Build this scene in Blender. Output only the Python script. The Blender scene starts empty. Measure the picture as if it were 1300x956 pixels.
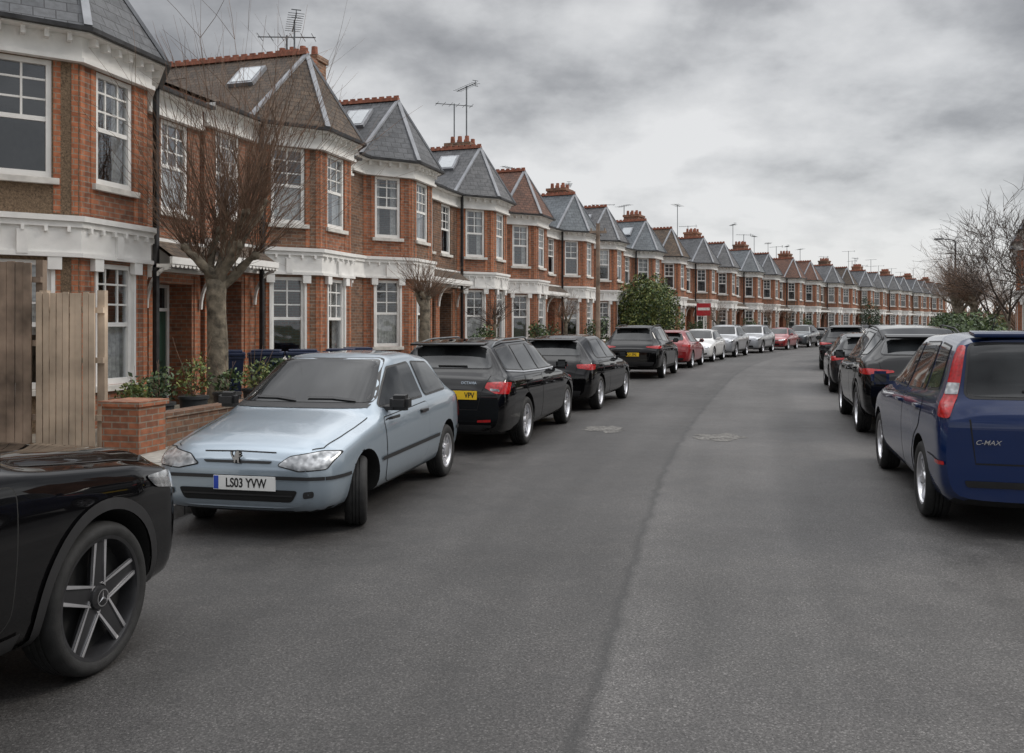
import bpy, bmesh, math, random
from mathutils import Vector, Matrix
from mathutils.geometry import delaunay_2d_cdt
from mathutils.bvhtree import BVHTree
from mathutils.interpolate import poly_3d_calc
import numpy as np
random.seed(7)
scene = bpy.context.scene
COL = scene.collection
rad = math.radians
V = Vector

# ------------------------------------------------------------------ materials
def base_mat(name):
    m = bpy.data.materials.new(name); m.use_nodes = True
    nt = m.node_tree
    return m, nt, nt.nodes['Principled BSDF'], nt.nodes, nt.links

def mixrgb(nt, typ, fac, a, b):
    n = nt.nodes.new('ShaderNodeMix'); n.data_type = 'RGBA'; n.blend_type = typ
    for k, v in ((0, fac), (6, a), (7, b)):
        if hasattr(v, 'default_value') or hasattr(v, 'is_output'):
            nt.links.new(v, n.inputs[k])
        elif k == 0: n.inputs[0].default_value = v
        else: n.inputs[k].default_value = (v[0], v[1], v[2], 1)
    return n.outputs[2]

def noise(nt, vec, scale, detail=4, rough=.55):
    n = nt.nodes.new('ShaderNodeTexNoise'); n.inputs['Scale'].default_value = scale
    n.inputs['Detail'].default_value = detail; n.inputs['Roughness'].default_value = rough
    if vec is not None: nt.links.new(vec, n.inputs['Vector'])
    return n.outputs['Fac']

def ramp(nt, fac, stops):
    n = nt.nodes.new('ShaderNodeValToRGB'); nt.links.new(fac, n.inputs[0])
    cr = n.color_ramp
    while len(cr.elements) < len(stops): cr.elements.new(.5)
    for e, (p, c) in zip(cr.elements, stops):
        e.position = p
        if not hasattr(c, '__len__'): c = (c, c, c)
        e.color = (c[0], c[1], c[2], 1)
    return n.outputs[0]

def math_n(nt, op, a, b=None, c=None, clamp=False):
    n = nt.nodes.new('ShaderNodeMath'); n.operation = op; n.use_clamp = clamp
    for i, v in enumerate((a, b, c)):
        if v is None: continue
        if hasattr(v, 'is_output'): nt.links.new(v, n.inputs[i])
        else: n.inputs[i].default_value = v
    return n.outputs[0]

def bump(nt, bsdf, h, strength=.3, dist=.01):
    b = nt.nodes.new('ShaderNodeBump'); b.inputs['Strength'].default_value = strength
    b.inputs['Distance'].default_value = dist
    nt.links.new(h, b.inputs['Height']); nt.links.new(b.outputs[0], bsdf.inputs['Normal'])

def tc(nt, which='Object'):
    return nt.nodes.new('ShaderNodeTexCoord').outputs[which]

def simple(name, col, rough=.6, metal=0., var=.12, nscale=6, bumpk=0., bscale=60, coat=0., spec=.5, vec='Object'):
    m, nt, b, N, L = base_mat(name)
    c = tc(nt, vec)
    f = noise(nt, c, nscale, 3)
    lo = [x*(1-var*2) for x in col]; hi = [min(1, x*(1+var*2)) for x in col]
    L.new(ramp(nt, f, ((.3, lo), (.7, hi))), b.inputs['Base Color'])
    b.inputs['Roughness'].default_value = rough; b.inputs['Metallic'].default_value = metal
    b.inputs['Coat Weight'].default_value = coat; b.inputs['Specular IOR Level'].default_value = spec
    if bumpk: bump(nt, b, noise(nt, c, bscale, 2), bumpk, .01)
    return m

def brickmat(name, c1, c2, mortar, bw=.225, bh=.075, ms=.009, dirt=.35, bk=.5, off=.5, rough=.85, lg=.6):
    m, nt, b, N, L = base_mat(name)
    uv = tc(nt, 'UV'); ob = tc(nt, 'Object')
    t = N.new('ShaderNodeTexBrick'); L.new(uv, t.inputs['Vector'])
    t.inputs['Scale'].default_value = 1; t.inputs['Brick Width'].default_value = bw
    t.inputs['Row Height'].default_value = bh; t.inputs['Mortar Size'].default_value = ms
    t.inputs['Mortar Smooth'].default_value = .2; t.offset = off
    t.inputs['Color1'].default_value = (*c1, 1); t.inputs['Color2'].default_value = (*c2, 1)
    t.inputs['Mortar'].default_value = (*mortar, 1)
    oi = N.new('ShaderNodeObjectInfo')
    va = N.new('ShaderNodeVectorMath'); va.operation = 'ADD'; L.new(ob, va.inputs[0])
    cx = N.new('ShaderNodeCombineXYZ'); L.new(math_n(nt, 'MULTIPLY', oi.outputs['Random'], 50.), cx.inputs[0]); L.new(cx.outputs[0], va.inputs[1])
    n1 = noise(nt, va.outputs[0], lg, 4, .6); n2 = noise(nt, uv, 9, 3)
    k = mixrgb(nt, 'MULTIPLY', 1., t.outputs['Color'], ramp(nt, n1, ((.3, 1-dirt), (.7, 1+dirt*.3))))
    k = mixrgb(nt, 'MULTIPLY', .8, k, ramp(nt, n2, ((.3, .6), (.7, 1.25))))
    k = mixrgb(nt, 'MULTIPLY', 1., k, ramp(nt, oi.outputs['Random'], ((0, (.86, .88, .9)), (1, (1.12, 1.08, 1.04)))))
    L.new(k, b.inputs['Base Color']); b.inputs['Roughness'].default_value = rough
    h = math_n(nt, 'ADD', math_n(nt, 'MULTIPLY', t.outputs['Fac'], -1.), math_n(nt, 'MULTIPLY', noise(nt, uv, 60, 2), .4))
    bump(nt, b, h, bk, .008)
    return m

MAT = {}
MAT['brick'] = brickmat('red_brick', (.40, .148, .074), (.22, .088, .050), (.28, .23, .18), dirt=.45)
MAT['brick2'] = brickmat('brown_stock_brick', (.29, .14, .078), (.14, .078, .052), (.26, .215, .17), dirt=.45)
MAT['brick3'] = brickmat('orange_brick', (.50, .18, .085), (.40, .13, .06), (.33, .24, .17), dirt=.3)
MAT['pebble'] = simple('brown_pebbledash', (.17, .118, .075), .95, var=.25, nscale=40, bumpk=1., bscale=90)
MAT['slate'] = brickmat('grey_slate', (.115, .12, .13), (.07, .075, .084), (.025, .026, .03), .28, .19, .008, .4, .6, rough=.65)
MAT['slate2'] = brickmat('blue_slate', (.14, .16, .175), (.095, .11, .125), (.035, .04, .045), .28, .19, .008, .35, .6, rough=.65)
MAT['clay'] = brickmat('weathered_clay_tile', (.135, .098, .07), (.085, .068, .055), (.03, .022, .018), .2, .13, .008, .45, .8, rough=.85)
MAT['clay2'] = brickmat('red_clay_tile', (.17, .088, .062), (.12, .07, .055), (.04, .022, .018), .2, .13, .008, .4, .8, rough=.85)
MAT['white'] = simple('white_paint', (.78, .77, .745), .6, var=.06, nscale=2.5, bumpk=.1)
MAT['lead'] = simple('lead_flashing', (.24, .25, .27), .5, var=.12, nscale=3)
MAT['ridge'] = simple('terracotta', (.28, .105, .065), .8, var=.2, nscale=8)
MAT['stone'] = simple('concrete_sill', (.6, .58, .54), .8, var=.1, nscale=5)
MAT['dark'] = simple('black_plastic', (.016, .016, .017), .5, var=.1, nscale=9, bumpk=.1, bscale=200)
MAT['under'] = simple('wheel_well', (.006, .006, .006), .95, var=.1)
MAT['iron'] = simple('dark_metal', (.04, .04, .042), .5, metal=.6, var=.2)
MAT['galv'] = simple('galvanised_steel', (.14, .15, .16), .5, metal=.4, var=.15)
MAT['interior'] = simple('dark_room', (.06, .055, .05), .9)
MAT['curtain'] = simple('net_curtain', (.6, .58, .55), .9, var=.15, nscale=14)
MAT['rubber'] = simple('tyre_rubber', (.013, .013, .013), .75, var=.25, nscale=14, bumpk=.2, bscale=150)
MAT['alloy'] = simple('alloy_wheel', (.65, .65, .67), .28, metal=.8, var=.08)
MAT['alloyd'] = simple('dark_alloy', (.03, .03, .032), .3, metal=.3, var=.1)
MAT['chrome'] = simple('chrome', (.75, .75, .77), .12, metal=1., var=.03)
MAT['seam'] = simple('panel_gap', (.008, .008, .008), .8, var=.05)
MAT['red'] = simple('red_lamp', (.40, .006, .008), .12, var=.2, nscale=30, coat=.6)
MAT['plateY'] = simple('yellow_plate', (.85, .55, .02), .4, var=.03)
MAT['plateW'] = simple('white_plate', (.75, .75, .73), .4, var=.03)
MAT['black'] = simple('black_lettering', (.01, .01, .01), .5)
MAT['euro'] = simple('blue_band', (.02, .06, .4), .4)
MAT['wood'] = simple('fence_wood', (.46, .365, .275), .85, var=.22, nscale=1.6, bumpk=.4, bscale=25)
MAT['wood2'] = simple('old_fence_wood', (.25, .19, .145), .9, var=.3, nscale=2, bumpk=.4, bscale=25)
MAT['bark'] = simple('bark', (.16, .135, .10), .95, var=.35, nscale=7, bumpk=.9, bscale=25)
MAT['twig'] = simple('brown_twig', (.165, .104, .07), .85, var=.25, nscale=3)
MAT['twig2'] = simple('dark_brown_twig', (.06, .043, .034), .9, var=.25, nscale=3)
MAT['leaf'] = simple('evergreen_leaf', (.08, .12, .04), .6, var=.35, nscale=3)
MAT['leafy'] = simple('yellow_green_leaf', (.17, .19, .05), .6, var=.3, nscale=3)
MAT['leafd'] = simple('dark_leaf', (.032, .058, .024), .6, var=.35, nscale=3)
MAT['bin'] = simple('dark_blue_plastic', (.012, .022, .06), .4, var=.12, nscale=4)
MAT['pot'] = simple('dark_pot', (.03, .033, .035), .5, var=.2)
MAT['signred'] = simple('red_board', (.45, .02, .03), .4, var=.05)
MAT['soil'] = simple('garden_ground', (.18, .16, .13), .95, var=.25, nscale=2, bumpk=.5, bscale=30)
for k, c in (('door_blue', (.07, .12, .19)), ('door_green', (.03, .07, .05)), ('door_red', (.22, .02, .02)), ('door_black', (.015, .015, .015))):
    MAT[k] = simple(k, c, .35, var=.06, coat=.4)

def headmat():
    m, nt, b, N, L = base_mat('headlamp_lens')
    o = tc(nt)
    n = noise(nt, o, 7, 2); n2 = noise(nt, o, 22, 1)
    c = mixrgb(nt, 'MULTIPLY', 1., ramp(nt, n, ((.38, (.12, .13, .14)), (.5, (.42, .43, .44)), (.62, (.75, .76, .77)))), ramp(nt, n2, ((.4, .6), (.6, 1.))))
    L.new(c, b.inputs['Base Color']); b.inputs['Metallic'].default_value = .6
    b.inputs['Roughness'].default_value = .22; b.inputs['Coat Weight'].default_value = 1; b.inputs['Coat Roughness'].default_value = .02
    return m
MAT['head'] = headmat()
MAT['skylight'] = simple('skylight_glass', (.30, .33, .35), .15, var=.05, coat=1)

def carglass(name='car_glass', k=1.):
    m, nt, b, N, L = base_mat(name)
    o = tc(nt)
    L.new(ramp(nt, noise(nt, o, 2.2, 2), ((.35, (.008*k, .009*k, .01*k)), (.65, (.035*k, .038*k, .04*k)))), b.inputs['Base Color'])
    b.inputs['Roughness'].default_value = .03; b.inputs['IOR'].default_value = 1.55
    b.inputs['Specular IOR Level'].default_value = .5
    return m
MAT['glass'] = carglass()
MAT['glass2'] = carglass('windscreen_glass', .5); MAT['glass2'].node_tree.nodes['Principled BSDF'].inputs['IOR'].default_value = 1.45
MAT['farpane'] = carglass('far_window_glass', 2.2); MAT['farpane'].node_tree.nodes['Principled BSDF'].inputs['IOR'].default_value = 1.9

def houseglass():
    m, nt, b, N, L = base_mat('window_glass')
    N.remove(b)
    tr = N.new('ShaderNodeBsdfTransparent'); tr.inputs[0].default_value = (.8, .83, .85, 1)
    gl = N.new('ShaderNodeBsdfGlossy'); gl.inputs['Roughness'].default_value = .03; gl.inputs[0].default_value = (.85, .88, .92, 1)
    lw = N.new('ShaderNodeLayerWeight'); lw.inputs[0].default_value = .35
    bp = N.new('ShaderNodeBump'); bp.inputs['Strength'].default_value = .06; bp.inputs['Distance'].default_value = .05
    L.new(noise(nt, tc(nt), 2.5, 1), bp.inputs['Height']); L.new(bp.outputs[0], gl.inputs['Normal'])
    mx = N.new('ShaderNodeMixShader')
    L.new(math_n(nt, 'ADD', math_n(nt, 'MULTIPLY', lw.outputs['Facing'], .5), .1, clamp=True), mx.inputs[0])
    L.new(tr.outputs[0], mx.inputs[1]); L.new(gl.outputs[0], mx.inputs[2])
    L.new(mx.outputs[0], N['Material Output'].inputs[0])
    return m
MAT['pane'] = houseglass()

def paint(name, col, metal=.35, rough=.3, spec=.5, dust=1.):
    m, nt, b, N, L = base_mat(name)
    o = tc(nt)
    s = N.new('ShaderNodeSeparateXYZ'); L.new(o, s.inputs[0])
    z = math_n(nt, 'MULTIPLY_ADD', s.outputs['Z'], -2.8, 1.15, clamp=True)
    n = noise(nt, o, 5, 4, .65)
    f = math_n(nt, 'MULTIPLY', math_n(nt, 'ADD', math_n(nt, 'MULTIPLY', z, dust), .02), ramp(nt, n, ((.35, 0.), (.75, .6))))
    L.new(mixrgb(nt, 'MIX', f, col, (.10, .09, .08)), b.inputs['Base Color'])
    b.inputs['Metallic'].default_value = metal; b.inputs['Specular IOR Level'].default_value = spec
    L.new(math_n(nt, 'MULTIPLY_ADD', f, .5, rough, clamp=True), b.inputs['Roughness'])
    b.inputs['Coat Weight'].default_value = 1.; b.inputs['Coat IOR'].default_value = 1.5
    L.new(math_n(nt, 'MULTIPLY_ADD', n, .05, .0, clamp=True), b.inputs['Coat Roughness'])
    return m
PAINT = {
 'silverblue': paint('pale_blue_silver_paint', (.30, .36, .415), .5, .34),
 'black': paint('black_paint', (.003, .003, .0035), .0, .3, 0., .55),
 'blackgrey': paint('dark_grey_paint', (.010, .011, .013), .0, .3, .1, .6),
 'blue': paint('dark_blue_paint', (.003, .017, .078), .1, .28, .1, .6),
 'red': paint('red_paint', (.28, .012, .015), .1, .3),
 'silver': paint('silver_paint', (.42, .43, .45), .6, .33),
 'white': paint('white_paint_car', (.65, .65, .64), .0, .35),
 'grey': paint('mid_grey_paint', (.10, .11, .12), .5, .3),
}

# ------------------------------------------------------------------ object helpers
def obj_from(name, me, parent=None, mats=()):
    for m in mats: me.materials.append(m)
    o = bpy.data.objects.new(name, me); COL.objects.link(o)
    if parent is not None: o.parent = parent
    return o

def top(o, label, cat, group=None):
    o['label'] = label; o['category'] = cat
    if group: o['group'] = group
    return o

def empty(name, loc=(0, 0, 0), rot=0):
    o = bpy.data.objects.new(name, None); COL.objects.link(o)
    o.empty_display_size = .3; o.location = loc; o.rotation_euler = (0, 0, rot)
    return o

def box_uv(me):
    uvl = me.uv_layers.new(name='UVMap')
    for p in me.polygons:
        n = p.normal
        t = V((0, 0, 1)).cross(n)
        if t.length < .05: t = V((1, 0, 0)); bt = V((0, 1, 0))
        else:
            t.normalize()
            if (abs(t.x) > abs(t.y) and t.x < 0) or (abs(t.y) >= abs(t.x) and t.y < 0): t = -t
            bt = n.cross(t)
            if bt.z < 0: bt = -bt
        for li in p.loop_indices:
            co = me.vertices[me.loops[li].vertex_index].co
            uvl.data[li].uv = (co.dot(t), co.dot(bt))

class MB:
    def __init__(s): s.v = []; s.f = []; s.m = []
    def face(s, pts, m=0):
        i = len(s.v); s.v += [tuple(p) for p in pts]; s.f.append(list(range(i, i+len(pts)))); s.m.append(m)
    def box(s, x0, x1, y0, y1, z0, z1, m=0, M=None):
        c = [V((x, y, z)) for z in (z0, z1) for y in (y0, y1) for x in (x0, x1)]
        if M is not None: c = [M @ p for p in c]
        i = len(s.v); s.v += [tuple(p) for p in c]
        for q in ((0, 2, 3, 1), (4, 5, 7, 6), (0, 1, 5, 4), (2, 6, 7, 3), (0, 4, 6, 2), (1, 3, 7, 5)):
            s.f.append([i+k for k in q]); s.m.append(m)
    def cyl(s, c, r0, r1, z0, z1, n=10, m=0, M=None):
        a = [V((c[0]+r0*math.cos(k*2*math.pi/n), c[1]+r0*math.sin(k*2*math.pi/n), z0)) for k in range(n)]
        b = [V((c[0]+r1*math.cos(k*2*math.pi/n), c[1]+r1*math.sin(k*2*math.pi/n), z1)) for k in range(n)]
        if M is not None: a = [M @ p for p in a]; b = [M @ p for p in b]
        i = len(s.v); s.v += [tuple(p) for p in a+b]
        for k in range(n):
            s.f.append([i+k, i+(k+1) % n, i+n+(k+1) % n, i+n+k]); s.m.append(m)
        s.f.append([i+k for k in range(n)][::-1]); s.m.append(m)
        s.f.append([i+n+k for k in range(n)]); s.m.append(m)
    def mesh(s, name, uv=True, smooth=False, bevel=0):
        me = bpy.data.meshes.new(name); me.from_pydata(s.v, [], s.f)
        me.polygons.foreach_set('material_index', s.m)
        if bevel:
            bm = bmesh.new(); bm.from_mesh(me)
            bmesh.ops.bevel(bm, geom=list(bm.edges), offset=bevel, segments=2, affect='EDGES', profile=.6)
            bm.to_mesh(me); bm.free()
        me.update()
        if smooth:
            me.polygons.foreach_set('use_smooth', [True]*len(me.polygons)); me.set_sharp_from_angle(angle=rad(40))
        if uv: box_uv(me)
        return me
    def obj(s, name, mats, parent=None, **k):
        return obj_from(name, s.mesh(name, **k), parent, mats)

def clone(root, loc=None, rot=None, recolor=None, skip=()):
    def rec(o, par):
        n = o.copy(); COL.objects.link(n)
        if par is not None: n.parent = par; n.matrix_parent_inverse = o.matrix_parent_inverse.copy()
        if recolor and o.type == 'MESH':
            for sl in n.material_slots:
                if sl.material and sl.material.name in recolor:
                    nm = recolor[sl.material.name]; sl.link = 'OBJECT'; sl.material = nm
        for c in o.children:
            if c.name.split('.')[0] in skip: continue
            rec(c, n)
        return n
    n = rec(root, None)
    if loc is not None: n.location = loc
    if rot is not None: n.rotation_euler = (0, 0, rot)
    return n

def recolor_tree(root, recolor):
    for o in [root]+list(root.children_recursive):
        if o.type != 'MESH': continue
        for sl in o.material_slots:
            if sl.material and sl.material.name in recolor:
                nm = recolor[sl.material.name]; sl.link = 'OBJECT'; sl.material = nm

def text_mesh(body, size, M, mat, parent, name='lettering', offset=0., sx=1., ext=.0008, shear=0.):
    cu = bpy.data.curves.new('txt', 'FONT'); cu.body = body; cu.size = size
    cu.align_x = 'CENTER'; cu.align_y = 'CENTER'; cu.extrude = ext; cu.offset = offset; cu.shear = shear
    t = bpy.data.objects.new('txt', cu); COL.objects.link(t)
    dg = bpy.context.evaluated_depsgraph_get(); dg.update()
    me = bpy.data.meshes.new_from_object(t.evaluated_get(dg))
    bpy.data.objects.remove(t)
    me.transform(M @ Matrix.Diagonal((sx, 1, 1, 1)))
    me.materials.clear()
    return obj_from(name, me, parent, [mat])

def basis(X, Y, Z, o):
    return Matrix(((X[0], Y[0], Z[0], o[0]), (X[1], Y[1], Z[1], o[1]), (X[2], Y[2], Z[2], o[2]), (0, 0, 0, 1)))

# ------------------------------------------------------------------ street path (left kerb)
HK = [(-30, 12), (8, 12.5), (12, 14.5), (17, 16.5), (27, 17.2), (34, 19.5), (40, 22), (46, 25), (52, 27.5), (60, 29.5), (72, 32), (84, 37), (110, 38), (130, 36), (300, 36)]
hy = [a for a, b in HK]; hv = [b for a, b in HK]
def head(y): return rad(float(np.interp(y, hy, hv)))
PP = []
x, y = -2.85, 7.6; st = .25
back = []
while y > -25:
    back.append((x, y, head(y))); x -= st*math.sin(head(y)); y -= st*math.cos(head(y))
fw = []
x, y = -2.85, 7.6
while y < 230:
    fw.append((x, y, head(y))); x += st*math.sin(head(y)); y += st*math.cos(head(y))
PP = back[:0:-1]+fw
PP = np.array(PP)
class Off:
    def __init__(s, o):
        s.o = o
        s.x = PP[:, 0]+o*np.cos(PP[:, 2]); s.y = PP[:, 1]-o*np.sin(PP[:, 2])
        d = np.hypot(np.diff(s.x), np.diff(s.y)); s.t = np.concatenate([[0], np.cumsum(d)])
    def at(s, t):
        return float(np.interp(t, s.t, s.x)), float(np.interp(t, s.t, s.y)), float(np.interp(t, s.t, PP[:, 2]))
    def tY(s, y): return float(np.interp(y, s.y, s.t))
def at_off(y, off):
    o = Off(off); return o.at(o.tY(y))
FK = 8.4

def ribbon(name, section, mats, step=4, kind='structure'):
    idx = list(range(0, len(PP), step))
    v = []; f = []
    n = len(section)
    acc = [0]
    for a, b in zip(section, section[1:]): acc.append(acc[-1]+math.hypot(b[0]-a[0], b[1]-a[1]))
    for i in idx:
        X, Y, th = PP[i]
        for (o, z) in section: v.append((X+o*math.cos(th), Y-o*math.sin(th), z))
    for k in range(len(idx)-1):
        for j in range(n-1): f.append([k*n+j, k*n+j+1, (k+1)*n+j+1, (k+1)*n+j])
    me = bpy.data.meshes.new(name); me.from_pydata(v, [], f); me.update()
    ul = me.uv_layers.new(name='UVMap')
    for p in me.polygons:
        for li in p.loop_indices:
            vi = me.loops[li].vertex_index
            ul.data[li].uv = (section[0][0]+acc[vi % n], idx[vi//n]*st)
    o = obj_from(name, me, None, mats); o['kind'] = kind; o['label'] = name
    return o

def asphalt(name='asphalt', k=1.):
    m, nt, b, N, L = base_mat(name)
    ob = tc(nt); uv = tc(nt, 'UV')
    s = N.new('ShaderNodeSeparateXYZ'); L.new(uv, s.inputs[0])
    big = noise(nt, ob, .35, 5, .6); mid = noise(nt, ob, 3, 5, .65); fine = noise(nt, ob, 70, 3, .7)
    vo = N.new('ShaderNodeTexVoronoi'); vo.inputs['Scale'].default_value = 150; L.new(ob, vo.inputs['Vector'])
    vc = N.new('ShaderNodeSeparateColor'); L.new(vo.outputs['Color'], vc.inputs[0])
    u = math_n(nt, 'ADD', s.outputs['X'], math_n(nt, 'MULTIPLY_ADD', noise(nt, ob, 2.2, 3), .16, -.08))
    side = math_n(nt, 'MULTIPLY_ADD', math_n(nt, 'SUBTRACT', u, 3.93), 25, .5, clamp=True)
    d = math_n(nt, 'ABSOLUTE', math_n(nt, 'SUBTRACT', u, 3.93))
    line = math_n(nt, 'SUBTRACT', 1, math_n(nt, 'MULTIPLY', d, 18), clamp=True)
    cbn = N.new('ShaderNodeCombineXYZ'); L.new(math_n(nt, 'MULTIPLY', s.outputs['X'], 1.1), cbn.inputs[0]); L.new(math_n(nt, 'MULTIPLY', s.outputs['Y'], .05), cbn.inputs[1])
    worn = noise(nt, cbn.outputs[0], 1.3, 3, .5)
    c = mixrgb(nt, 'MIX', side, (.055*k, .0525*k, .051*k), (.073*k, .070*k, .068*k))
    c = mixrgb(nt, 'MULTIPLY', 1., c, ramp(nt, big, ((.3, .72), (.7, 1.25))))
    c = mixrgb(nt, 'MULTIPLY', 1., c, ramp(nt, mid, ((.3, .78), (.7, 1.2))))
    c = mixrgb(nt, 'MULTIPLY', 1., c, ramp(nt, worn, ((.3, .8), (.7, 1.22))))
    c = mixrgb(nt, 'MULTIPLY', 1., c, ramp(nt, fine, ((.34, .6), (.5, .97), (.64, 1.4))))
    c = mixrgb(nt, 'MULTIPLY', 1., c, ramp(nt, vc.outputs[0], ((.0, .55), (.25, .85), (.75, 1.02), (.9, 1.35), (1., 2.0))))
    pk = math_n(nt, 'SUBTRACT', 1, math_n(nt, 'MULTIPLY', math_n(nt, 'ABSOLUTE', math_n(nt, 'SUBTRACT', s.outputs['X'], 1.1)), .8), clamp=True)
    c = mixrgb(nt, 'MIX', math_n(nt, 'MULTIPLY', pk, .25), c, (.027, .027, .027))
    c = mixrgb(nt, 'MIX', math_n(nt, 'MULTIPLY', line, .6), c, (.02, .02, .02))
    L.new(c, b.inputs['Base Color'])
    L.new(ramp(nt, mid, ((.3, .55), (.7, .75))), b.inputs['Roughness'])
    b.inputs['Specular IOR Level'].default_value = .4
    bump(nt, b, math_n(nt, 'ADD', math_n(nt, 'MULTIPLY', fine, .5), math_n(nt, 'MULTIPLY', vc.outputs[1], .5)), .45, .003)
    return m
MAT['asphalt'] = asphalt()
MAT['slab'] = brickmat('paving_slabs', (.33, .315, .285), (.27, .26, .235), (.10, .095, .085), .6, .9, .012, .3, .3, rough=.85, lg=1.2)
MAT['kerb'] = brickmat('granite_kerb', (.30, .295, .29), (.25, .245, .24), (.08, .08, .08), .9, .9, .01, .3, .3, off=0, rough=.8)
MAT['ground'] = simple('rough_grass_ground', (.08, .09, .05), .95, var=.3, nscale=.3)

g = MB(); g.box(-600, 900, -200, 1500, -.3, -.03)
g = g.obj('ground', [MAT['ground']]); g['kind'] = 'structure'; g['label'] = 'rough ground beyond the street'
ribbon('road', [(-.1, 0), (2, .0), (4, 0.0), (6, .0), (FK+.1, 0)], [MAT['asphalt']])
ribbon('kerb_nearside', [(-.0, -.02), (-.0, .11), (-.012, .122), (-.15, .124)], [MAT['kerb']])
ribbon('kerb_farside', [(FK, -.02), (FK, .11), (FK+.012, .122), (FK+.15, .124)], [MAT['kerb']])
ribbon('pavement_nearside', [(-.15, .12), (-2.6, .135)], [MAT['slab']])
ribbon('pavement_farside', [(FK+.15, .12), (FK+2.4, .135)], [MAT['slab']])
ribbon('garden_ground_nearside', [(-2.6, .13), (-6, .14), (-18, .14)], [MAT['soil']])
ribbon('garden_ground_farside', [(FK+2.4, .13), (16, .14), (30, .14)], [MAT['soil']])

# ------------------------------------------------------------------ house
def mitre(pts, t):
    out = []
    n = len(pts)
    def nrm(a, b):
        d = (b-a).normalized(); return V((d.y, -d.x))
    for i in range(n):
        ns = []
        if i > 0: ns.append(nrm(pts[i-1], pts[i]))
        if i < n-1: ns.append(nrm(pts[i], pts[i+1]))
        if len(ns) == 1: out.append(pts[i]+ns[0]*t)
        else:
            b = (ns[0]+ns[1]).normalized(); out.append(pts[i]+b*(t/max(.3, b.dot(ns[0]))))
    return out

def band(mb, pts, t0, t1, z0, z1, m=0, sgn=1):
    a = mitre(pts, t0*sgn); b = mitre(pts, t1*sgn)
    for i in range(len(pts)-1):
        p, q, r, s = a[i], a[i+1], b[i+1], b[i]
        mb.face([(p.x, p.y, z1), (q.x, q.y, z1), (r.x, r.y, z1), (s.x, s.y, z1)], m)
        mb.face([(p.x, p.y, z0), (q.x, q.y, z0), (r.x, r.y, z0), (s.x, s.y, z0)], m)
        mb.face([(s.x, s.y, z0), (r.x, r.y, z0), (r.x, r.y, z1), (s.x, s.y, z1)], m)
    for e in (0, -1):
        mb.face([(a[e].x, a[e].y, z0), (b[e].x, b[e].y, z0), (b[e].x, b[e].y, z1), (a[e].x, a[e].y, z1)], m)

def outn(p0, p1):
    d = (p1-p0).normalized(); n = V((d.y, -d.x))
    if n.dot((p0+p1)/2-V((0, -4))) < 0: n = -n
    return d, n

def panel(mb, p0, p1, z0, z1, ops, m=0):
    d, n = outn(p0, p1); Lh = (p1-p0).length
    xs = sorted(set([0, Lh]+[o[0] for o in ops]+[o[1] for o in ops]))
    zs = sorted(set([z0, z1]+[o[2] for o in ops]+[o[3] for o in ops]))
    def P(a, z, dep=0):
        q = p0+d*a-n*dep; return (q.x, q.y, z)
    for i in range(len(xs)-1):
        for j in range(len(zs)-1):
            cx, cz = (xs[i]+xs[i+1])/2, (zs[j]+zs[j+1])/2
            if any(o[0] < cx < o[1] and o[2] < cz < o[3] for o in ops): continue
            mb.face([P(xs[i], zs[j]), P(xs[i+1], zs[j]), P(xs[i+1], zs[j+1]), P(xs[i], zs[j+1])], m)
    for (a, b, c, e, dep) in ops:
        mb.face([P(a, c), P(a, e), P(a, e, dep), P(a, c, dep)], m)
        mb.face([P(b, c), P(b, e), P(b, e, dep), P(b, c, dep)], m)
        mb.face([P(a, e), P(b, e), P(b, e, dep), P(a, e, dep)], m)
        mb.face([P(a, c), P(b, c), P(b, c, dep), P(a, c, dep)], m)

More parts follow.
